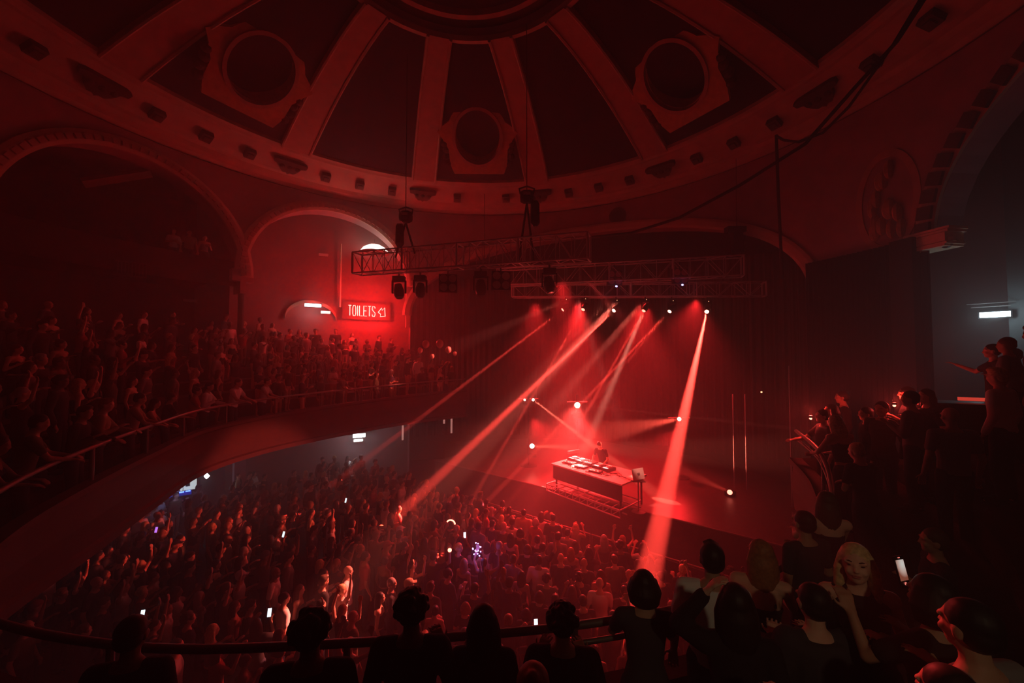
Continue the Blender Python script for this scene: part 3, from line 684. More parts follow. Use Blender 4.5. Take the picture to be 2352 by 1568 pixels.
for b in (-.25, .15, 1.0):
    for z in (-.95, -.72): child_mb(MB().tube([tp(-.1, b, z), tp(TL+.1, b, z)], .024, 8), 'chord', M_ALU, tb)
m = MB()
for i in range(11):
    a = -.1+(TL+.2)*i/10; a2 = -.1+(TL+.2)*min(10, i+1)/10
    m.tube([tp(a, -.25, -.95), tp(a2, -.25, -.72)], .012, 6); m.tube([tp(a, -.25, -.72), tp(a, .15, -.72)], .014, 6); m.tube([tp(a, -.25, -.95), tp(a, -.25, -.72)], .012, 6)
child_mb(m, 'lattice', M_ALU, tb)
for a in (-.1, TL*.48, TL+.1): child_mb(MB().tube([tp(a, -.25, -.72), tp(a, 1.0, -.72)], .024, 8), 'cross_bar', M_ALU, tb)
TR = Matrix((TX, TD, Vector((0, 0, 1)))).transposed()
M_GEAR = mat('black_deck_plastic', (.02, .018, .02), .35); M_KNOB = mat('silver_knob', (.6, .55, .5), .3, .8); M_LED = mat('deck_led', (1, .5, .4), .5, emit=(1, .45, .3), power=5); M_SCR = mat('deck_screen', (1, 1, 1), .5, emit=(1, .8, .75), power=2.5)
def deck(a, b, lab):
    c = tp(a, b); e = empty('media_player', c); e.rotation_euler = (0, 0, math.atan2(TX.y, TX.x)); tag(e, lab, 'DJ player', 'players on the DJ table')
    MB().box((0, 0, .055), (.33, .42, .11)).build('body', M_GEAR, e)
    MB().lathe([(.01, .11), (.105, .11), (.11, .12), (.10, .135), (.01, .135)], (0, .03, 0), 20).build('jog_wheel', M_KNOB, e)
    MB().box((0, -.16, .115), (.18, .07, .015)).build('display', M_SCR, e)
    for q in range(3): MB().box((-.12+.05*q, .18, .115), (.025, .025, .012)).build('button', M_LED, e)
deck(.28, .95, 'black DJ player, first from the left end of the table'); deck(.68, .92, 'black DJ player just left of the mixer')
deck(1.55, .87, 'black DJ player just right of the mixer'); deck(1.95, .87, 'black DJ player nearest the laptop')
c = tp(1.12, .9); e = empty('dj_mixer', c); e.rotation_euler = (0, 0, math.atan2(TX.y, TX.x)); tag(e, 'black DJ mixer with a glowing panel under the hands of the DJ', 'mixer')
MB().box((0, 0, .06), (.36, .42, .12)).build('body', M_GEAR, e)
for i in range(4):
    for j in range(5): MB().lathe([(.001, .12), (.014, .12), (.011, .15), (.001, .15)], (-.12+.08*i, -.05+.05*j, 0), 8).build('knob', M_KNOB, e)
    MB().box((-.12+.08*i, -.13, .13), (.012, .07, .015)).build('fader', M_SCR, e)
for a, b, lab in ((.45, .48, 'black drum machine on the front left of the DJ table'), (1.05, .42, 'flat black effects unit in front of the mixer'), (1.75, .38, 'flat black effects unit at the front right of the DJ table')):
    c = tp(a, b); e = empty('effects_unit', c); e.rotation_euler = (0, 0, math.atan2(TX.y, TX.x)+.1); tag(e, lab, 'effects unit')
    MB().box((0, 0, .03), (.42, .26, .06)).build('body', M_GEAR, e)
    for i in range(8): MB().box((-.17+.048*i, -.05, .065), (.03, .03, .012)).build('pad', M_LED if i % 3 == 0 else M_KNOB, e)
m = MB()
for i in range(14):
    a = rng.uniform(.3, 2.7); b = rng.uniform(.15, .7); pts = [tp(a, b, .02)]
    for k in range(5): a += rng.uniform(-.12, .2); b += rng.uniform(-.12, .13); b = max(.04, min(1.3, b)); a = max(.1, min(2.9, a)); pts.append(tp(a, b, .02+.03*rng.random()))
    m.tube(pts, .011, 5)
tag(m.build('audio_cables', M_RUBBER, smooth=True), 'tangle of black audio cables lying across the pale table top', 'cables', kind='stuff')
# laptop on its stand
c = tp(TL+.18, .72); e = empty('laptop', c); e.rotation_euler = (0, 0, R(26)); tag(e, 'open silver laptop with its lid towards the hall, right end of the DJ table', 'laptop')
M_LID = mat('silver_laptop', (.70, .58, .52), .35, .3)
lt = Matrix.Rotation(R(-14), 3, 'X')
lid_ = MB().box((0, 0, .20), (.48, .015, .34), lt).build('lid', M_LID, e); MB().box((0, .14, .03), (.48, .30, .02)).build('keyboard_base', M_LID, e)
MB().box((-.015, -.012, .2), (.03, .006, .07), lt).build('lid_mark', M_BLACK, lid_); MB().box((.03, -.012, .215), (.03, .006, .06), lt).build('lid_mark', M_BLACK, lid_)
e = empty('laptop_stand', tp(TL+.18, .72, -1.0)); tag(e, 'slim stand carrying the laptop beside the DJ table', 'stand')
MB().tube([(0, 0, .02), (0, 0, .98)], .02, 8).build('pole', M_STEEL, e); MB().box((0, .02, .985), (.4, .3, .02)).build('tray', M_BLACK, e); MB().lathe([(.22, 0), (.22, .02), (.02, .04), (.02, .0)]).build('base', M_BLACK, e)
# speaker wedge / small board at the back left corner of the table
o = MB().box((0, 0, .06), (.62, .12, .12)).build('light_bar', mat('pale_bar', (.8, .6, .5), .5)); o.location = at_y(1318, 1037, 17.0)-Vector((0, 0, .06)); o.rotation_euler = (0, 0, R(35)); tag(o, 'pale slanted bar behind the left end of the DJ table', 'bar')

# ------------------------------------------------------------------ trusses, hoists and hanging lights
def truss(p0, p1, h, w, lab, bays, name='lighting_truss'):
    p0, p1 = Vector(p0), Vector(p1); e = empty(name, p0); tag(e, lab, 'truss')
    L_ = p1-p0; d = L_.normalized(); sd = d.cross(Vector((0, 0, 1))).normalized()*w; dn = Vector((0, 0, -h))
    cs = [Vector((0, 0, 0)), sd, dn, sd+dn]
    for c in cs: MB().tube([c, c+L_], .028, 8).build('chord', M_ALU, e, smooth=True)
    m = MB()
    for i in range(bays):
        a = L_*(i/bays); b = L_*((i+1)/bays)
        for (u, v) in ((cs[0], cs[2]), (cs[1], cs[3]), (cs[0], cs[1]), (cs[2], cs[3])):
            if i % 2: u, v = v, u
            m.tube([a+u, b+v], .014, 6)
            m.tube([b+u, b+v], .014, 6)
    m.build('lattice', M_ALU, e)
    for k in TH(0, 1, max(2, bays//4)):
        a = L_*k
        m = MB(); m.tube([a+cs[0], a+cs[2]], .038, 6); m.tube([a+cs[1], a+cs[3]], .038, 6); m.tube([a+cs[0], a+cs[1]], .03, 6); m.tube([a+cs[2], a+cs[3]], .03, 6); m.build('end_frame', M_ALU, e)
    return e
T1a, T1b = at_y(832, 586, 15.0), at_y(1356, 543, 12.0); truss(T1a, T1b, .76, .5, 'long aluminium lighting truss hanging in front, with two chain hoists', 18)
T2a, T2b = at_y(1150, 622, 18.8), at_y(1702, 592, 15.7); truss(T2a, T2b, .76, .5, 'aluminium lighting truss behind the front one, over the stage', 16)
T3a, T3b = at_y(1180, 656, 19.6), at_y(1750, 650, 17.4); truss(T3a, T3b, .6, .45, 'furthest lighting truss, the one carrying the beam lights', 18)
def moving_head(p, aim, lab, group=None, sc_=1.0, drop=.35, lens=None, ind=None, hang=True):
    e = empty('moving_head_light', p); tag(e, lab, 'stage light', group); e.scale = (sc_,)*3
    d = (Vector(aim)-Vector(p)).normalized(); up = 1 if hang else -1
    MB().box((0, 0, .34*up), (.30, .22, .12)).build('base', M_BLACK, e)
    y_ = MB(); y_.box((-.17, 0, .12*up), (.035, .09, .34)); y_.box((.17, 0, .12*up), (.035, .09, .34)); y_.box((0, 0, .27*up), (.36, .1, .04)); y_.build('yoke', M_BLACK, e)
    q = d.to_track_quat('Z', 'Y').to_matrix()
    MB().lathe([(.02, -.22), (.09, -.2), (.13, -.05), (.13, .1), (.105, .17), (.09, .17), (.02, .17)], (0, 0, 0), 16, q).build('head', M_BLACK, e, smooth=False)
    hd_ = bpy.context.view_layer and [c for c in e.children if c.name.startswith('head')][0]
    MB().lathe([(.002, .175), (.085, .175), (.075, .195), (.002, .2)], (0, 0, 0), 16, q).build('lens', lens or M_VOID, hd_)
    if hang:
        MB().tube([(0, 0, .4), (0, 0, .4+drop)], .025, 6).build('clamp', M_BLACK, e)
    if ind: MB().box((.02, -.115, .36*up), (.03, .01, .02)).build('indicator', ind, e)
    return e
M_HOT = mat('hot_red_lens', (1, .3, .2), .4, emit=(1, .34, .22), power=30); M_WARM = mat('warm_red_lens', (1, .2, .15), .4, emit=(1, .18, .12), power=10)
M_AMB = mat('amber_indicator', (1, .6, .3), .4, emit=(1, .5, .25), power=4); M_BLU = mat('blue_indicator', (.3, .3, 1), .4, emit=(.35, .32, 1), power=16)
WHERE = ['leftmost lit beam light on the furthest truss', 'second lit beam light from the left, a thin faint ray', 'third lit beam light from the left, a thick ray down to the crowd', 'fourth lit beam light from the left on the furthest truss', 'fifth lit beam light from the left, its ray split in two', 'rightmost and brightest beam light on the furthest truss']
for (s, t, pw, an), w in zip(HEADS, WHERE):
    p = at_y(*s); d = (at_y(*t)-p).normalized(); moving_head(p-d*.24, at_y(*t), w, 'lit beam lights', lens=M_HOT if pw > 800000 else M_WARM, drop=.55, ind=M_AMB)
# dark fixtures under the front truss
def interp_T1(px):
    best = min((abs(project_x(T1a.lerp(T1b, k/200))-px), k/200) for k in range(201)); return T1a.lerp(T1b, best[1])
def project_x(p):
    z = p.z-CAM_Z; Y = math.cos(PITCH)*p.y+math.sin(PITCH)*z; return 1176+FPX*p.x/Y
for px, s_, lab in ((918, 1.35, 'dark moving light under the left end of the front truss'), (967, 1.3, 'second dark moving light from the left under the front truss'), (1104, 1.35, 'dark moving light under the middle of the front truss'), (1262, 1.3, 'dark moving light under the right part of the front truss')):
    p = interp_T1(px); p.z -= 1.42; moving_head(p, p+Vector((rng.uniform(-.3, .3), -.2, -1)), lab, None, s_, .1)
def blinder(p, lab, rz=0, lit=False, n=4):
    e = empty('blinder_light', p, rz); tag(e, lab, 'stage light')
    MB().box((0, .06, 0), (.62, .16, .62)).build('housing', M_BLACK, e)
    for i in (-1, 1):
        for j in (-1, 1): MB().lathe([(.01, 0), (.12, 0), (.13, .03), (.01, .03)], (i*.15, -.02, j*.15), 14, Matrix.Rotation(R(90), 3, 'X')).build('lamp_cell', mat('pink_cell', (.5, .2, .22), .5) if lit else M_KNOB, e)
    MB().box((0, .06, .42), (.04, .04, .3)).build('clamp', M_BLACK, e)
    if lit: MB().sphere((.05, -.05, -.36), (.045, .03, .035)).build('indicator', M_BLU, e)
for px, lab in ((1030, 'square dark floodlight under the front truss'), (1152, 'dark floodlight right of the middle of the front truss')):
    p = interp_T1(px); p.z -= 1.2; blinder(p, lab, .2)
for px, py, y, lab in ((1412, 638, 16.9, 'four cell light with a blue indicator, left one on the rear trusses'), (1563, 634, 16.2, 'four cell light with a blue indicator, right one on the rear trusses')):
    blinder(at_y(px, py, y), lab, .1, True)
def hoist(px, py, y, bx, by, sl, sr, lab, top=17.4):
    p = at_y(px, py, y); e = empty('chain_hoist', p); tag(e, lab, 'chain hoist')
    MB().lathe([(.02, .22), (.16, .2), (.21, .1), (.21, -.1), (.16, -.2), (.02, -.22)], (0, 0, 0), 14, Matrix.Rotation(R(90), 3, 'Y')).build('motor', M_BLACK, e)
    MB().tube([(-.2, 0, .08), (-.24, 0, .26), (0, 0, .34), (.24, 0, .26), (.2, 0, .08)], .03, 6).build('handle', M_BLACK, e)
    MB().box((0, -.2, .04), (.22, .02, .1)).build('name_plate', M_KNOB, e)
    MB().tube([(0, 0, .2), (0, 0, top-p.z)], .014, 6).build('chain', M_BLACK, e)
    b = at_y(bx, by, y)-p; MB().tube([b+Vector((0, 0, .38)), b+Vector((0, 0, .3)), b+Vector((0, 0, -.3)), b+Vector((0, 0, -.42))], [.10, .14, .15, .07], 10).build('chain_bag', M_BLACK, e)
    for q in (sl, sr): MB().tube([(0, 0, -.2), at_y(q[0], q[1], y)-p], .035, 6).build('sling', M_BLACK, e)
hoist(932, 498, 13.75, 918, 540, (908, 592), (953, 582), 'chain hoist above the left part of the front truss')
hoist(1210, 452, 12.6, 1229, 490, (1190, 606), (1226, 600), 'chain hoist above the right part of the front truss, the nearer one')
e = empty('chain_hoist', at_y(1692, 528, 15.9)); tag(e, 'T shaped dark hoist above the right end of the rear truss', 'chain hoist')
MB().box((0, 0, 0), (.85, .3, .22)).build('motor', M_BLACK, e); MB().box((0, 0, -.5), (.38, .26, .85)).build('chain_bag', M_BLACK, e); MB().tube([(0, 0, .1), (.05, 0, 4.0)], .012, 6).build('chain', M_BLACK, e)
for q in (-1, 1): MB().tube([(q*.35, 0, -.1), (q*.15, 0, -1.1)], .02, 6).build('sling', M_BLACK, e)
a = at_y(1113, 445, 17.5); tube_thing('suspension_wire', [a, Vector((a.x, a.y, T2a.z))], .012, M_BLACK, 'thin wire dropping from the cornice between the two chain hoists', 'wire')
# big drooping cables at the upper right
cab = lambda L_: [at_y(*q) for q in L_]
tube_thing('drooping_cable', cab([(2135, -20, 8.5), (2060, 95, 9), (1960, 205, 9.6), (1850, 330, 10.4), (1700, 425, 11.4), (1560, 500, 12.4), (1450, 535, 13.2), (1356, 545, 13.8)]), .045, M_RUBBER, 'long thick black cable sweeping down from the upper right to the truss', 'cable')
tube_thing('drooping_cable', cab([(2125, -20, 8.7), (2050, 105, 9.2), (1950, 245, 9.9), (1890, 305, 10.4), (1835, 326, 10.8), (1800, 322, 11), (1783, 312, 11.2)]), .035, M_RUBBER, 'black cable looping back up to the corner bracket at the right', 'cable')
tube_thing('hanging_cable', cab([(1783, 310, 11.2), (1787, 430, 11.3), (1793, 560, 11.4), (1797, 640, 11.5)]), .04, M_RUBBER, 'straight black cable hanging down at the right of the stage arch', 'cable')
# lamps on the stage
def tower(px, y, ztop, lab):
    p = at_y(px, 1000, y); e = empty('light_tower', (p.x, p.y, SZ)); tag(e, lab, 'light stand')
    MB().tube([(0, 0, 0), (0, 0, ztop-SZ)], .04, 8).build('pole', M_BLACK, e); MB().lathe([(.38, 0), (.38, .03), (.05, .06), (.05, 0)]).build('base', M_BLACK, e)
    MB().tube([(-.45, 0, ztop-SZ-.32), (.45, 0, ztop-SZ-.32)], .03, 8).build('cross_bar', M_ALU, e); return e
M_KEY = mat('white_hot_lens', (1, .9, .8), .4, emit=(1, .55, .38), power=60)
tower(1214, 18.6, 4.95, 'dark light stand at the left of the stage with two small beams at its top'); tower(1326, 18.2, 4.85, 'light stand behind the DJ carrying the brightest lamp'); tower(1560, 16.8, 4.35, 'light stand at the right of the stage')
def stage_lamp(px, py, y, aim, r, mtl, lab, z=None):
    p = at_y(px, py, y); e = moving_head(p-(Vector(aim)-p).normalized()*.2*r/.1, aim, lab, None, r/.1, lens=mtl, hang=False); return e
CAMP = Vector((0, 0, CAM_Z))
stage_lamp(1326, 930, 17.9, CAMP, .14, M_KEY, 'brightest stage lamp, glaring behind the DJ')
stage_lamp(1205, 918, 18.4, at_y(1150, 900, 15), .06, M_HOT, 'left one of the two small beams at the top of the left stand')
stage_lamp(1225, 918, 18.4, at_y(1300, 960, 14), .07, M_KEY, 'right one of the two small beams atop the left stand, shining towards the DJ')
stage_lamp(1222, 1024, 18.3, at_y(1200, 990, 8), .12, M_KEY, 'round white-hot lamp low on the left stand')
stage_lamp(1560, 962, 16.5, at_y(1500, 960, 10), .09, M_HOT, 'red-white lamp on the right hand stand')
stage_lamp(1676, 1130, 14.5, at_y(1620, 1100, 10), .10, M_WARM, 'narrow glowing lamp on the stage floor at the far right')
for px, py, y, w in ((1862, 955, 7.2, 'small added red fill lamp at the end of the right balcony rail'), (2054, 925, 6.75, 'small added red fill lamp low among the right balcony group by the pillar')):  # bulbs made up to house the two added red fills
    e = empty('rail_fill', at_y(px, py, y)); tag(e, w, 'lamp'); MB().lathe([(.01, -.03), (.03, -.03), (.03, .01), (.01, .01)]).build('cap', M_BLACK, e); MB().sphere((0, 0, -.045), (.022,)*3, 8, 6).build('bulb', M_WARM, e)
o = MB().sphere((0, 0, 0), (.03, .03, .03)).build('blue_indicator', M_BLU); o.location = at_y(1676, 1147, 14.4); tag(o, 'tiny blue indicator light under the far right floor lamp', 'indicator light')
for px, y0, y1, yy, lab in ((1683, 905, 1075, 15.5, 'left one of the three slim poles at the right of the stage'), (1711, 905, 1070, 15.3, 'middle one of the three slim poles at the right of the stage'), (1812, 840, 1080, 13.6, 'right one of the three slim poles, the tallest')):
    a = at_y(px, y0, yy); tube_thing('slim_pole', [a, Vector((a.x, a.y, SZ))], .022, M_ALU, lab, 'pole')
o = MB().sphere((0, 0, 0), (.03, .03, .03)).build('amber_lamp', M_AMB); o.location = at_y(1749, 900, 14.5); tag(o, 'tiny pale lamp right of the three slim poles', 'lamp')
# crowd barrier in front of the stage
bp = S0+SD*3.0-SN*1.5; e = empty('crowd_barrier', (bp.x, bp.y, 0), math.atan2(SD.y, SD.x)); tag(e, 'steel crowd barrier between the dance floor and the stage', 'barrier')
for k in range(-4, 5):
    MB().tube([(k*1.1-.52, 0, 1.12), (k*1.1+.52, 0, 1.12)], .028, 8).build('top_bar', M_STEEL, e)
    MB().box((k*1.1, .02, .56), (1.02, .03, 1.0)).build('panel', M_DARK, e)
    for q in (-.52, .52): MB().tube([(k*1.1+q, 0, 0), (k*1.1+q, 0, 1.12)], .024, 6).build('upright', M_STEEL, e)
# ------------------------------------------------------------------ horseshoe balcony
RAILP = [(-2.3, 20.0, 5.45), (-4.0, 18.5, 5.40), (-5.7, 16.4, 5.33), (-7.0, 14.2, 5.28), (-7.75, 12.2, 5.25), (-7.85, 10.2, 5.23), (-7.1, 8.0, 5.22), (-6.4, 6.2, 5.2), (-5.9, 4.8, 5.08), (-5.4, 3.9, 4.85), (-4.4, 3.3, 4.6), (-2.9, 3.08, 4.45), (-1.32, 3.1, 4.45), (.78, 3.36, 4.45), (2.4, 3.9, 4.5), (3.8, 4.9, 4.8), (4.7, 6.2, 5.1), (5.3, 7.6, 5.2)]
def catmull(P, n):
    out = []; P = [Vector(p) for p in P]; P = [P[0]*2-P[1]]+P+[P[-1]*2-P[-2]]
    for i in range(1, len(P)-2):
        for k in range(n):
            t = k/n; a, b, c, d = P[i-1:i+3]
            out.append(.5*((2*b)+(c-a)*t+(2*a-5*b+4*c-d)*t*t+(3*b-a-3*c+d)*t**3))
    out.append(P[-2]); return out
RC = catmull(RAILP, 12); NR = len(RC)
RCUM = [0.0]
for i in range(1, NR): RCUM.append(RCUM[-1]+(RC[i]-RC[i-1]).length)
RLEN = RCUM[-1]
def rail_at(s):
    s = max(0, min(RLEN-1e-4, s)); i = max(k for k in range(NR) if RCUM[k] <= s+1e-9); i = min(i, NR-2)
    f = (s-RCUM[i])/(RCUM[i+1]-RCUM[i]+1e-9); p = RC[i].lerp(RC[i+1], f)
    t = (RC[min(NR-1, i+2)]-RC[max(0, i-1)]); t.z = 0; t.normalize(); return p, Vector((t.y, -t.x, 0))*-1 if Vector((t.y, -t.x, 0)).dot(Vector((p.x+.6, p.y-10.5, 0))) < 0 else Vector((t.y, -t.x, 0))
def left_w(s):                                          # 1 on the deep left arm, 0 on the near and right parts
    return max(0, min(1, (23.5-s)/4.0))
def tread(s): return .72+.14*left_w(s)
def rise(s): return .36+.02*left_w(s)
ROWS = 8
SS = TH(0, RLEN, 150)
rings = []
for s in SS:
    p, n = rail_at(s); z0 = p.z-1.1; prof = [p+n*-.02+Vector((0, 0, z0-p.z))]
    for i in range(ROWS):
        tr = tread(s); zz = z0+i*rise(s)
        prof += [p+n*(i*tr)+Vector((0, 0, zz-p.z)), p+n*((i+1)*tr)+Vector((0, 0, zz-p.z))]
    q = p+n*(ROWS*tread(s)+4); q.z = z0+(ROWS-1)*rise(s); prof.append(q)
    rings.append(prof)
m = MB(); m.loft(rings, cap=False, closed=False); struct(m.build('floor_balcony', M_CARPET))
# balcony front: shallow curved fascia with a ledge, then the soffit
rings = []; soff = []
for s in SS:
    p, n = rail_at(s); b = 3.6 if p.z > 4.9 else 3.6-(4.9-p.z)*1.4
    z0 = p.z-.50
    pr = [(.08, p.z-1.1), (.08, z0), (-.12, z0), (-.14, z0-.08), (-.06, z0-.12), (-.10, (z0+b)/2), (-.05, b+.16), (-.10, b+.12), (-.10, b), (.1, b)]
    rings.append([Vector((p.x, p.y, 0))+n*d+Vector((0, 0, z)) for d, z in pr])
    q = Vector((p.x, p.y, 0))+n*(ROWS*tread(s)+4); soff.append([rings[-1][-1], q+Vector((0, 0, b))])
m = MB(); m.loft(rings, cap=True, closed=False); struct(m.build('wall_balcony_front', M_FASCIA))
m = MB(); m.loft(soff, cap=False, closed=False); struct(m.build('ceiling_under_balcony', M_BACKWALL))
# end returns of both arms
for s, nm in ((0, 'wall_balcony_end_left'), (RLEN, 'wall_balcony_end_right')):
    p, n = rail_at(s); a = Vector((p.x, p.y, 0)); b = a+n*3.2
    MB2 = MB(); MB2.add([a+Vector((0, 0, 3.6)), b+Vector((0, 0, 3.6)), b+Vector((0, 0, p.z-.3)), a+Vector((0, 0, p.z-.5))], [(0, 1, 2, 3)]); struct(MB2.build(nm, M_FASCIA))
# handrail, posts and lower bar
e = empty('balcony_rail', RC[0]); tag(e, 'long curved steel handrail on posts along the front of the horseshoe balcony', 'railing')
child_mb(MB().tube([rail_at(s)[0] for s in SS], .032, 8), 'handrail', M_STEEL, e, True)
child_mb(MB().tube([rail_at(s)[0]+Vector((0, 0, -.14)) for s in SS if s > 24.5], .022, 8), 'lower_bar', M_STEEL, e, True)
s = .15
while s < RLEN:
    p, n = rail_at(s); child_mb(MB().tube([p+Vector((0, 0, -.52)), p], .026, 8), 'post', M_STEEL, e); s += 1.75

# ------------------------------------------------------------------ crowds
def proj(p):
    z = p.z-CAM_Z; Y = math.cos(PITCH)*p.y+math.sin(PITCH)*z; Z = -math.sin(PITCH)*p.y+math.cos(PITCH)*z
    return (1176+FPX*p.x/Y, 784-FPX*Z/Y, Y) if Y > .1 else (1e6, 1e6, Y)
TOPS = ['black']*9+['charcoal']*5+['navy']*4+['grey']*3+['white']*3+['red']*2+['olive']*2+['tan']
HRS = ['dark']*7+['brown']*5+['blonde']*2+['ginger']+['grey']
crowd = []      # (size, location, heading, kind, area, zone)
def zone_floor(x, y):
    px, py, _ = proj(Vector((x, y, 1.6)))
    a = 'left edge of the dance floor, under the balcony' if px < 480 else 'middle left of the dance floor' if px < 800 else 'centre of the dance floor' if px < 1080 else 'dance floor in front of the stage' if px < 1350 else 'right of the dance floor, by the thick ray'
    b = 'far rows' if py < 1130 else 'middle rows' if py < 1260 else 'near rows'
    return a+', '+b
# specific people first (hand placed), used as keep-out spots below
SPEC = []
def stage_d(x, y): return (Vector((x, y))-S0).dot(SN)
def rail_clear(x, y):
    best = min(range(0, NR, 2), key=lambda i: (RC[i].x-x)**2+(RC[i].y-y)**2); p = RC[best]
    n = rail_at(RCUM[best])[1]; return (Vector((x-p.x, y-p.y, 0))).dot(n)
gx = -13.0
def fill_floor():
    y = 3.6
    row = 0
    while y < 22.5:
        x = -13.5+(.3 if row % 2 else 0)
        while x < 8.5:
            px_, py_ = x+rng.uniform(-.12, .12), y+rng.uniform(-.12, .12)
            if stage_d(px_, py_) < -2.0 and math.hypot(px_-CX, py_-CY) < (12.1 if azim(Vector((px_, py_, 0))) > -21 else 13.0):
                q = proj(Vector((px_, py_, 1.65)))
                d = rail_clear(px_, py_)
                ok = -40 < q[0] < 2300 and q[1] < 1530
                # hidden behind the near balcony front or the upper left arm
                if d > 2.6 and px_ < -7: ok = ok and rng.random() < .7
                if py_ < 4.6 or (px_ > 3 and rail_clear(px_, py_) > -.7): ok = False
                if px_ < -5 and q[1] > 1110 and q[0] < 330 and py_ < 7.2: ok = False
                if rng.random() < .09: ok = False
                if ok and all((px_-a)**2+(py_-b)**2 > .2 for a, b in SPEC):
                    crowd.append((q[2], Vector((px_, py_, 0)), 'floor'))
            x += .60
        y += .58; row += 1
def step_loc(s, row, f=.5):
    p, n = rail_at(s); tr = tread(s); q = p+n*((row+f)*tr); q.z = p.z-1.1+row*rise(s); return q
def fill_balcony():
    for row in range(7):
        s = .5+.1*row
        while s < RLEN-.4:
            tr = (row+.5)*tread(s); q = step_loc(s, row, rng.uniform(.35, .6))
            hd = proj(q+Vector((0, 0, 1.6)))
            rad = math.hypot(q.x-CX, q.y-CY); th = azim(q)
            lim = RB-.35 if -53 < th < -18 else 17.5 if th < -53 else 11.7
            ok = rad < lim and -60 < hd[0] < 2420 and hd[1] < 1650 and q.y > 1.4
            if 24 < s < RLEN and q.y < 4.9 and abs(q.x) < 7.0 and hd[0] > 420: ok = False     # the near people are placed by hand
            if s > RLEN-6 and (q.y < 4.2 or row > 5): ok = False
            if q.y < 4.2 and q.x < 0: ok = False
            if hd[0] > 1700 and hd[0] < 2352 and hd[1] > 1130: ok = False
            if rng.random() < .07: ok = False
            if ok and all((q.x-a)**2+(q.y-b)**2 > .2 for a, b in SPEC): crowd.append((hd[2], q, 'rail' if row == 0 else 'balcony'))
            s += rng.uniform(.54, .68)*(1+.3*(row == 0))/(1+row*.05)
# ------------------------------------------------------------------ people picked out in the photograph
def hp(px, py, y=None, z=None, h=1.75):                 # foot point of someone whose head top shows at the pixel
    p = at_y(px, py, y) if y else at_z(px, py, z+h)
    return Vector((p.x, p.y, p.z-h))
def spec(P, px, py, h, label, rz=None, y=None, z=0.0, **kw):
    f = hp(px, py, y=y, z=z, h=h); 
    SPEC.append((f.x, f.y))
    return put(P, f, face_to(f) if rz is None else rz, label, **kw), f
def headbox(P): return P['_head'].z
V_ = 'voxel'
# the DJ
DJ = human(h=1.8, arms=('deck', 'deck'), hair='short', top='tee', lean=.30, nod=.55, voxel=.010, detail=True)
djp = tp(1.05, TW+.30); djp = Vector((djp.x, djp.y, SZ)); SPEC.append((djp.x, djp.y))
put(DJ, djp, math.atan2(TD.x, -TD.y), 'DJ in a dark tee bent over the decks behind the long table on stage', hair='dark', top='black', scale=1.0)
point('mixer_glow', tp(1.12, .95, .32), 5, (1, .55, .42), .08)
# the lit knot of people on the floor
K = {n: human(**d) for n, d in dict(
    hat=dict(arms=('bent', 'chest'), hair='hat', top='tee', nod=-.15, voxel=.012), shout=dict(arms=('bent', 'bent'), hair='short', top='shirt', voxel=.012),
    shaved=dict(h=1.82, arms=('down', 'down'), hair='bald', top='tee', voxel=.012), capf=dict(arms=('up', 'bent'), hair='cap', top='tee', voxel=.012),
    bobl=dict(h=1.68, female=True, arms=('bent', 'down'), hair='long', top='strap', voxel=.012), pnt=dict(arms=('out', 'up'), hair='short', top='tee', voxel=.012)).items()}
FL_R = face_to((0, 0), (1, .25))
for (k, px, py, h, kw, lab) in [
    ('hat', 647, 1186, 1.75, dict(skin=0, top='tan'), 'person in a wide brimmed hat lit bright red, far left of the lit group'),
    ('shout', 741, 1306, 1.75, dict(skin=0, hair='dark', top='white'), 'brightly lit person with short dark hair left of the shaven one'),
    ('shaved', 797, 1299, 1.82, dict(skin=0, top='white'), 'tall shaven person in a pale tee lit bright red in mid floor'),
    ('bobl', 686, 1342, 1.68, dict(skin=0, hair='brown', top='black'), 'person with bare lit shoulder left of the bright pair'),
    ('bobl', 871, 1360, 1.68, dict(skin=0, hair='dark', top='black'), 'person with a brightly lit neck and shoulder right of the shaven one'),
    ('shout', 898, 1324, 1.78, dict(skin=1, hair='grey', top='charcoal'), 'person with a lit collar just right of the lit neck'),
    ('capf', 937, 1328, 1.76, dict(skin=1, top='tan'), 'person in a peaked cap with one arm up, right end of the lit group'),
    ('shaved', 630, 1305, 1.8, dict(skin=2, top='white'), 'person in a long pale tee standing left of the lit group'),
    ('pnt', 1090, 1345, 1.7, dict(skin=1, hair='dark', top='navy'), 'person stretching an arm up under the purple wrist lights'),
    ('capf', 1170, 1330, 1.72, dict(skin=2, top='black'), 'person in a dark cap holding one hand high right of the purple lights')]:
    spec(K[k], px, py, h, lab, rz=FL_R if px < 1000 else None, **kw)
# glowing party items above the crowd
def glow(name, px, py, y, build, lab, cat):
    o = build; o.location = at_y(px, py, y); tag(o, lab, cat); return o
M_PUR = mat('purple_led', (.4, .2, 1), .5, emit=(.42, .28, 1), power=14); M_RDL = mat('red_led_band', (1, .2, .15), .5, emit=(1, .22, .15), power=9)
def holder(P, px, py, hand_i, rz, label, dz=0.0, **kw):      # a person whose hand (or head) reaches the pixel, feet on the dance floor
    hp_ = P['_hands'][hand_i][0] if hand_i is not None else P['_head']; hz = hp_.z+dz
    p = at_z(px, py, hz); r3 = Matrix.Rotation(rz, 3, 'Z') @ Vector((hp_.x, hp_.y, 0)); f = Vector((p.x-r3.x, p.y-r3.y, 0))
    SPEC.append((f.x, f.y)); put(P, f, rz, label, **kw); return p
p = holder(CROWD[5], 1095, 1262, 0, -.2, 'person with both arms up wearing the purple lights on one wrist', skin=1, hair='dark', top='black')
o = empty('led_wristband', p); tag(o, 'cluster of tiny purple lights on a raised wrist above the crowd', 'wristband')
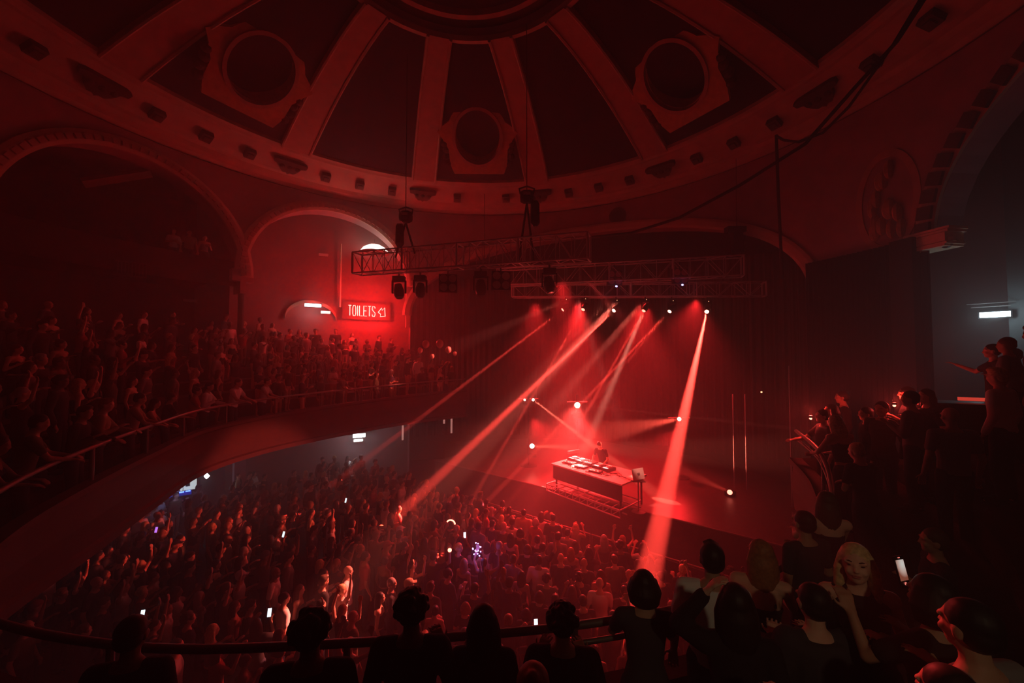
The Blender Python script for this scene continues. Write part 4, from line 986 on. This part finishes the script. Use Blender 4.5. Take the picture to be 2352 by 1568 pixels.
for a in range(11):
    MB().sphere((.10*math.cos(a*.52+2.9), .04*math.sin(a*.9), .13*math.sin(a*.52+2.9)+.04*math.sin(a*2.1)), (.017,)*3, 6, 4).build('led', M_PUR, o)
MB().tube([(.045*math.cos(a), .045*math.sin(a), -.02) for a in TH(0, 6.28, 14)], .008, 5).build('strap', M_PUR, o)
point('purple_glow', p+Vector((0, -.15, 0)), 5, (.35, .18, 1), .1)
m = MB(); m.tube([(.13*math.cos(a), .0, .13*math.sin(a)) for a in TH(.05, 2.5, 14)], .022, 8)
p = holder(CROWD[4], 1035, 1204, None, -.3, 'person with bobbed hair wearing the glowing red headband', skin=0, hair='dark', top='black')
o = m.build('light_up_headband', M_RDL); o.location = p; tag(o, 'glowing red arc of a light-up headband in mid crowd', 'headband')
p = holder(CROWD[9], 1033, 1263, 1, -.3, 'person in a cap holding the round red light', skin=1, hair='dark', top='charcoal')
o = MB().sphere((0, 0, 0), (.05,)*3, 10, 8).build('glowing_badge', M_RDL); o.location = p; tag(o, 'small round red light in a raised hand below the glowing headband', 'party light')
M_PHN = mat('phone_screen', (1, 1, 1), .4, emit=(.85, .95, 1), power=2.2); M_PHB = mat('phone_body', (.01, .01, .012), .3)
def phone(p, rz, lab, tilt=.3, mt=None):
    e = empty('mobile_phone', p, rz); e.rotation_euler = (tilt, 0, rz); tag(e, lab, 'phone')
    MB().box((0, 0, 0), (.078, .009, .160)).build('body', M_PHB, e); MB().box((0, -.006, 0), (.070, .002, .148)).build('screen', mt or M_PHN, e); return e
for px, py, lab, rz, l2 in ((795, 1153, 'tiny phone screen shining in the far left of the floor crowd', -.4, 'person holding up the furthest lit phone'), (652, 1232, 'dim phone screen below the person in the hat', -.3, 'person holding the phone below the hat wearer'),
                       (1070, 1233, 'small phone screen left of the purple wrist lights', .2, 'person holding a phone left of the purple lights'), (1235, 1439, 'bright phone screen low in the crowd at the bottom centre', .1, 'person holding the bright phone at the bottom centre'),
                       (330, 1417, 'dim phone screen in the dark lower left', .2, 'person holding a phone in the dark lower left'), (360, 1221, 'tiny violet phone screen at the left of the floor', 0, 'person holding the tiny violet phone at the left'), (622, 1413, 'small phone screen left of the lit group, lower down', .2, 'person holding a phone left of the lit group')):
    p = holder(CROWD[8], px, py, 1, rz, l2, .06, skin=1, hair='dark', top='black')
    r3 = Matrix.Rotation(rz, 3, 'Z'); phone(p+r3 @ Vector((-.03, .02, .05)), rz, lab, -.3, mat('violet_screen', (.5, .2, 1), .4, emit=(.6, .2, 1), power=2) if px == 360 else None)
# rail people seen in the photograph on the left arm
RS = lambda s, row=0, f=.45: step_loc(s, row, f)
def rail_px(px):
    best = min(SS, key=lambda s: abs(proj(rail_at(s)[0])[0]-px) if rail_at(s)[0].y > 6 or (px < 200 and 4 < rail_at(s)[0].y) else 1e9); return best
for px, k, kw, lab in ((628, 0, dict(top='white', skin=0, hair='brown'), 'person in a pale tee leaning over the far balcony rail, right of the middle posts'), (508, 2, dict(top='white', skin=1), 'person in a white shirt leaning on the left balcony rail'),
                       (478, 3, dict(top='red', skin=1), 'person in a reddish top beside the white shirt on the left rail'), (800, 0, dict(top='grey', skin=1), 'person in a grey tee leaning on the rail below the neon sign'),
                       (355, 0, dict(top='tan', skin=1), 'broad person in a tan tee at the left rail, third from the bottom left'), (295, 2, dict(top='tan', skin=0, hair='ginger'), 'person in a tan shirt at the left rail, second from the bottom left'), (130, 0, dict(top='olive', skin=1), 'person in an olive tee at the nearest bend of the left rail')):
    q = RS(rail_px(px)); SPEC.append((q.x, q.y)); put(RAILK[k], q, face_to(q), lab, **kw)

# gallery onlookers
for i, (px, top) in enumerate(((398, 'white'), (434, 'tan'), (470, 'grey'))):
    q = at_r(px, 560, 13.9); put(CROWD[(4, 0, 1)[i]], Vector((q.x, q.y, GZ)), face_to(q, (0, 5)), ['left', 'middle', 'right'][i]+' one of the three people standing in the upper gallery', skin=0, top=top, hair='dark')
# silhouettes in the doorway
for px, k, lab in ((688, 1, 'person with long hair standing dark against the lit doorway, left one'), (725, 6, 'person with curly hair standing dark against the lit doorway, right one'), (771, 0, 'person with short hair at the right edge of the lit doorway')):
    q = at_r(px, 755, 12.9); f = Vector((q.x, q.y, q.z-(1.66 if k == 1 else 1.75))); SPEC.append((f.x, f.y)); put(CROWD[k], f, face_to(f, (0, 0)), lab, skin=1, top='black')
bpos = []
for i, (px, py) in enumerate(((978, 790), (1010, 789), (965, 804), (1030, 803), (993, 818), (1045, 812))):   # balloons
    p = at_y(px, py, 17.0+.2*i); e = empty('balloon', p); tag(e, ['left one of the two round red balloons highest over the far balcony end', 'right one of the two round red balloons highest over the far balcony end', 'small red balloon low at the left of the balloon cluster', 'red balloon low at the right of the balloon cluster', 'narrow red balloon below the middle of the cluster', 'outermost small red balloon at the right of the cluster'][i], 'balloon', 'balloons over the far balcony end')
    r_ = (.15, .16, .11, .13, .09, .09)[i]
    MB().sphere((0, 0, 0), (r_, r_, r_*1.15), 16, 12).build('skin', mat('red_balloon', (.9, .45, .4), .35), e, True); MB().tube([(0, 0, -r_*1.1), (0, .0, -r_*1.25)], [.02, .03], 8).build('knot', MATS['red_balloon'], e); MB().tube([(0, 0, -r_*1.25), (.02, 0, -.9)], .004, 5).build('string', M_STEEL, e)
spot('balloon_spot', at_y(1300, 690, 17.8), at_y(1005, 815, 17.6), 12000, 9, (1, .14, .1), .6, .08)

# ------------------------------------------------------------------ the people standing close to the camera
HV = .0085
def near(px, py, y, h, label, rz=0.0, kw=None, **hk):
    P = human(h=h, voxel=HV, **hk); f = hp(px, py, y=y, h=h); SPEC.append((f.x, f.y))
    r_ = put(P, f, rz, label, **(kw or {})); return P, r_
S_ = face_to
near(1481, 1318, 2.95, 1.66, 'person with a smooth dark bob seen from behind at the near rail', -.15, dict(hair='dark', top='charcoal', skin=1), female=True, hair='bob', arms=('rail', 'rail'), top='tee', lean=.05, legs=True)
near(1292, 1392, 2.85, 1.74, 'person with thick dark curly hair seen from behind left of the bob', -.1, dict(hair='dark', top='black', skin=1), hair='curly', arms=('bent', 'bent'), top='shirt')
near(945, 1362, 2.62, 1.72, 'dark silhouette with voluminous curly hair in front of the lit group', .05, dict(hair='dark', top='black', skin=2), hair='curly', arms=('down', 'bent'), top='shirt')
near(1110, 1393, 2.7, 1.68, 'dark long haired silhouette with a violet rim below the purple lights', -.05, dict(hair='dark', top='navy', skin=1), female=True, hair='long', arms=('bent', 'down'), top='tee')
near(712, 1408, 2.4, 1.78, 'large dark silhouette at the bottom left of the lit group', .15, dict(hair='dark', top='black', skin=2), hair='curly', arms=('down', 'down'), top='shirt')
near(300, 1420, 2.7, 1.75, 'dark figure at the bottom left corner of the near balcony', .2, dict(hair='dark', top='black', skin=2), hair='short', arms=('down', 'down'), top='shirt')
near(1224, 1532, 1.95, 1.62, 'top of a light ginger head at the very bottom of the picture', -.1, dict(hair='ginger', top='charcoal', skin=0), female=True, hair='bun', arms=('down', 'down'), top='tee')
near(1635, 1250, 3.15, 1.82, 'person with quiffed hair and a white top, lit along the left side of the head', -.35, dict(hair='dark', top='white', skin=1), hair='quiff', arms=('down', 'down'), top='tee', yaw=.1)
near(1745, 1242, 3.2, 1.72, 'person with fair long hair and a bare back in a low strap top', -.5, dict(hair='ginger', top='black', skin=0), female=True, hair='long', arms=('rail', 'rail'), top='strap', bare_back=True, yaw=.5)
near(1690, 1346, 2.35, 1.72, 'dark haired person with one hand held to the head, below the bare back', -.25, dict(hair='dark', top='black', skin=0), hair='loose', female=True, arms=(((.14, .10, .02), (-.02, .08, .24)), 'down'), top='shirt')
P, r_ = near(1980, 1251, 2.62, 1.70, 'blonde person in a black sleeveless top turned to the camera, one hand at the chest', math.pi-.45, dict(hair='blonde', top='black', skin=0), female=True, hair='long', arms=(((.06, .0, -.29), (-.10, .17, -.15)), ((.08, -.02, -.28), (-.02, .20, -.33))), top='sleeveless', detail=True, yaw=-.25, nod=-.12, sway=.06, stance=.1)
near(1872, 1345, 2.45, 1.68, 'person in a dark fluffy coat being hugged left of the blonde one', -.1, dict(hair='dark', top='charcoal', skin=0), hair='short', arms=('bent', 'bent'), top='coat', female=True)
PH = at_y(2070, 1312, 2.35)
near(2150, 1325, 2.15, 1.70, 'dark haired person seen from behind holding up a phone at the right', .15, dict(hair='dark', top='black', skin=1), female=True, hair='bob', arms=(((.10, .16, -.16), (.06, .28, .0)), 'bent'), top='tee')
ph = empty('mobile_phone', PH+Vector((.0, 0, 0))); ph.rotation_euler = (-.25, .06, .35); tag(ph, 'phone held up and filming at the right, its screen showing the bright stage', 'phone')
MB().box((0, 0, 0), (.078, .009, .162)).build('body', M_PHB, ph)
sm = mat('filming_screen', (1, 1, 1), .4); nn = sm.node_tree; bb = nn.nodes['Principled BSDF']
tc = nn.nodes.new('ShaderNodeTexCoord'); mp = nn.nodes.new('ShaderNodeMapping'); gr = nn.nodes.new('ShaderNodeTexGradient'); gr.gradient_type = 'SPHERICAL'; cr = nn.nodes.new('ShaderNodeValToRGB')
mp.inputs['Location'].default_value = (-.25, 0, -.55); mp.inputs['Scale'].default_value = (16, 16, 14); nn.links.new(tc.outputs['Object'], mp.inputs[0]); nn.links.new(mp.outputs[0], gr.inputs[0]); nn.links.new(gr.outputs['Fac'], cr.inputs[0])
cr.color_ramp.elements[0].color = (.35, .10, .06, 1); cr.color_ramp.elements[1].color = (1, 1, .95, 1); e_ = cr.color_ramp.elements.new(.35); e_.color = (.75, .5, .42, 1)
nn.links.new(cr.outputs[0], bb.inputs['Emission Color']); bb.inputs['Emission Strength'].default_value = .8; bb.inputs['Base Color'].default_value = (.02, .02, .02, 1)
MB().box((0, -.006, .008), (.068, .002, .105)).build('screen', sm, ph)
MB().lathe([(.001, 0), (.008, 0), (.008, .003), (.001, .003)], (0, -.0055, -.060), 12, Matrix.Rotation(R(90), 3, 'X')).build('record_button', mat('record_red', (1, .2, .15), .5, emit=(1, .25, .2), power=1.2), ph); MB().box((0, -.006, .072), (.016, .002, .005)).build('timer_mark', MATS['record_red'], ph)
near(2240, 1385, 1.75, 1.70, 'dark haired person in a grey tee with a pale neckline at the right edge', .2, dict(hair='dark', top='grey', skin=1), hair='short', arms=('down', 'bent'), top='tee')
near(2150, 1215, 3.9, 1.74, 'dimly lit person facing left behind the phone', 1.1, dict(hair='brown', top='black', skin=1), hair='short', arms=('bent', 'down'), top='tee')
near(1850, 1175, 3.95, 1.74, 'short haired person in a dark tee, above left of the blonde one', .2, dict(hair='dark', top='charcoal', skin=1), hair='short', arms=('down', 'bent'), top='tee')
near(1900, 1130, 4.25, 1.70, 'long haired person leaning over the right hand rail above the blonde one', -.2, dict(hair='brown', top='black', skin=0), female=True, hair='long', arms=('rail', 'rail'), top='strap')
near(2185, 935, 5.2, 1.80, 'shaven person in a grey tee seen from behind at the upper right', -.3, dict(top='grey', skin=1), hair='bald', arms=('down', 'down'), top='tee')
near(2086, 888, 6.7, 1.76, 'bearded dark haired person at the red lit pillar on the right', .9, dict(hair='dark', top='black', skin=1), hair='short', arms=('bent', 'down'), top='tee')
near(2130, 893, 6.15, 1.68, 'person with long hair facing the one at the red lit pillar', 1.4, dict(hair='brown', top='black', skin=0), female=True, hair='long', arms=('down', 'bent'), top='tee')
near(2026, 922, 6.6, 1.76, 'person with a brightly red lit face left of the pillar', 1.9, dict(hair='dark', top='black', skin=0), hair='short', arms=('down', 'down'), top='shirt')
near(1992, 935, 6.9, 1.72, 'person whose face is half lit red, left of the brightest face', 1.2, dict(hair='dark', top='black', skin=1), hair='short', arms=('down', 'down'), top='shirt')
near(1937, 898, 7.7, 1.78, 'tall person standing highest behind the right hand rail group', 1.0, dict(hair='dark', top='black', skin=1), hair='short', arms=('down', 'down'), top='shirt')
near(1912, 928, 7.0, 1.72, 'right one of two red lit faces at the end of the right rail', 1.2, dict(hair='brown', top='charcoal', skin=0), female=True, hair='bob', arms=('down', 'down'), top='tee')
near(1892, 940, 6.9, 1.70, 'left one of two red lit faces at the end of the right rail', 1.3, dict(hair='dark', top='black', skin=0), hair='short', arms=('down', 'rail'), top='tee')
near(2282, 790, 6.8, 1.76, 'person with an arm stretched out in the raised booth at the far right', .9, dict(hair='dark', top='charcoal', skin=0), hair='short', arms=('down', 'out'), top='tee')
near(2330, 800, 6.6, 1.74, 'person at the right picture edge inside the raised booth', .9, dict(hair='dark', top='grey', skin=0), hair='short', arms=('bent', 'bent'), top='shirt')
# unseen fixture added behind the camera to house the warm fill
e = empty('warm_fill', WARM_FILL+Vector((0, -.2, .1))); tag(e, 'small added warm fill lamp on the rear wall, unseen behind the camera', 'lamp')
MB().box((0, -.1, 0), (.4, .12, .2)).build('housing', M_BLACK, e); MB().box((0, -.03, 0), (.34, .02, .14)).build('diffuser', mat('warm_diffuser', (1, .8, .6), .5, emit=(1, .7, .4), power=3), e)
# red lit pillar and the booth desk
a = at_r(2084, 800, 11.9); m = MB(); m.box((a.x, a.y, 5.6), (.55, .25, 8.2), Matrix.Rotation(-R(80), 3, 'Z')); struct(m.build('trim_40', M_DARK))
b = at_y(2255, 925, 6.2); e = empty('booth_desk', (b.x, b.y, b.z-.75)); e.rotation_euler = (0, 0, -.6); tag(e, 'dark control booth desk at the right with red lit edges', 'desk')
MB().box((0, 0, .72), (1.5, .6, .05)).build('desk_top', M_BLACK, e); MB().box((0, -.28, .36), (1.5, .04, .7)).build('front_panel', M_BLACK, e); MB().box((-.6, -.1, .84), (.05, .12, .2)).build('side_monitor', mat('red_monitor', (.5, .03, .02), .5, emit=(1, .03, .02), power=.25), e); MB().box((-.1, 0, .80), (.3, .04, .05)).build('screen_strip', mat('red_strip', (1, .1, .05), .5, emit=(1, .08, .05), power=.9), e)
spot('red_edge', (at_y(2130, 1700, 1.6)), at_y(2190, 1540, 1.9), 2, 60, RED, .5, .05) if False else None
near(2190, 1540, 1.62, 1.60, 'person at the bottom right corner with arms and shoulder lit bright red', .3, dict(hair='dark', top='black', skin=0), hair='short', arms=('out', 'bent'), top='strap', female=True)

fill_floor(); fill_balcony()
crowd.sort(key=lambda c: c[0])
done = sum(1 for o in bpy.data.objects if o.name.startswith('person'))
NIND = 300-done
ix = 0
used = set()
LM = dict(floor=[((647, 1200), 'the hat wearer'), ((1095, 1262), 'the purple lights'), ((1035, 1200), 'the glowing headband'), ((797, 1320), 'the lit shaven head'), ((430, 1120), 'the bright screen'), ((825, 1000), 'the emergency light'), ((1340, 1130), 'the DJ table'), ((1500, 1290), 'the thick ray'),
    ((1235, 1439), 'the bright phone'), ((1325, 1225), 'the crowd barrier'), ((360, 1221), 'the violet phone'), ((937, 1340), 'the cap wearer'), ((1180, 1120), 'the stage corner')],
    bal=[((840, 711), 'the neon sign'), ((715, 730), 'the lit doorway'), ((437, 690), 'the pale wall sign'), ((630, 890), 'the pale tee at the rail'), ((508, 920), 'the white shirt at the rail'), ((130, 1000), 'the olive tee at the rail'), ((300, 620), 'the lit balustrade'), ((1000, 800), 'the balloons'), ((2040, 940), 'the red lit pillar'), ((2285, 722), 'the cold wall light'), ((1980, 1300), 'the blonde person')])
HW = ['short', 'long', 'short', 'short', 'bobbed', 'tied-back', 'curly', '', 'long', '', 'knotted', 'swept-up']
PW = ['arms down', 'hand at chest', 'hands at chest', 'one arm up', 'arms folded', 'both arms up', 'hand raised', 'arms down', 'hands lifted', 'one hand waving', 'hand on chest', 'looking down']
def crowd_label(q, area, i, top, hc_):
    c = LM['floor' if area == 'floor' else 'bal']; (lx, ly), nm = min(c, key=lambda l: (l[0][0]-q[0])**2+(l[0][1]-q[1])**2)
    dx, dy = q[0]-lx, q[1]-ly; d = math.hypot(dx, dy)
    how = 'just ' if d < 45 else '' if d < 110 else 'well ' if d < 200 else 'far '
    rel = ('left of' if dx < 0 else 'right of') if abs(dx) > 1.6*abs(dy) else ('above' if dy < 0 else 'below') if abs(dy) > 1.6*abs(dx) else ('above left of' if dx < 0 else 'above right of') if dy < 0 else ('below left of' if dx < 0 else 'below right of')
    if area == 'rail': hair_ = ['short', 'long', 'swept-up', 'knotted'][i]+' '+hc_+' hair'; pw = 'leaning on the rail'
    else: hair_ = (HW[i]+' '+hc_+' hair') if HW[i] else ('shaved head' if i == 7 else 'peaked cap'); pw = PW[i]
    return ' '.join(('%s top, %s, %s, %s%s %s' % (top, hair_, pw, how, rel, nm)).split()[:16])
for (d, loc, area) in crowd[:NIND]:
    i = rng.randrange(len(KINDS)) if area != 'rail' else rng.randrange(4)
    top = rng.choice(TOPS); hc_ = rng.choice(HRS); sk = rng.choice((0, 0, 1, 1, 2))
    q = proj(loc+Vector((0, 0, 1.6)))
    for attempt in range(60):
        if attempt:
            top = rng.choice(TOPS); hc_ = rng.choice(HRS); i = rng.randrange(len(KINDS)) if area != 'rail' else rng.randrange(4)
        lab = crowd_label(q, area, i, top, hc_)
        if lab not in used: break
    used.add(lab)
    r_ = put((RAILK if area == 'rail' else CROWD)[i], loc, face_to(loc)+rng.uniform(-.35, .35), lab, 'crowd on the dance floor' if area == 'floor' else 'crowd on the balcony', skin=sk, hair=hc_, top=top, bottom=rng.choice((M_JEANS, CLOTH['black'])), scale=rng.uniform(.95, 1.05))
    ix += 1
# everyone further away, packed too densely to count
buf = {}
for (d, loc, area) in crowd[NIND:]:
    P = LOW[rng.randrange(len(LOW))]; M_ = Matrix.Translation(loc) @ Matrix.Rotation(face_to(loc)+rng.uniform(-.4, .4), 4, 'Z') @ Matrix.Scale(rng.uniform(.94, 1.05), 4)
    for k, me in P.items():
        if k[0] == '_' or (k in ('trousers', 'shoes')): continue
        mt = SKIN[rng.randrange(3)] if k == 'body' else HAIR[rng.choice(HRS)] if k == 'hair' else CLOTH[rng.choice(TOPS)]
        buf.setdefault(mt.name, (mt, []))[1].append((me, M_))
V = []; F = []; MI = []; mats_ = []
for mi, (mt, lst) in enumerate(buf.values()):
    mats_.append(mt)
    for me, M_ in lst:
        k = len(V); V += [tuple(M_ @ v.co) for v in me.vertices]; fs = [tuple(i+k for i in p.vertices) for p in me.polygons]; F += fs; MI += [mi]*len(fs)
me = bpy.data.meshes.new('distant_crowd'); me.from_pydata(V, [], F)
for mt in mats_: me.materials.append(mt)
me.polygons.foreach_set('material_index', MI); me.polygons.foreach_set('use_smooth', [True]*len(F)); me.update()
o = bpy.data.objects.new('distant_crowd', me); COL.objects.link(o)
tag(o, 'densely packed dark crowd in the furthest rows of the floor and balcony', 'crowd', kind='stuff')
print('CROWD', len(crowd), 'individual', NIND+done, 'stuff verts', len(V))
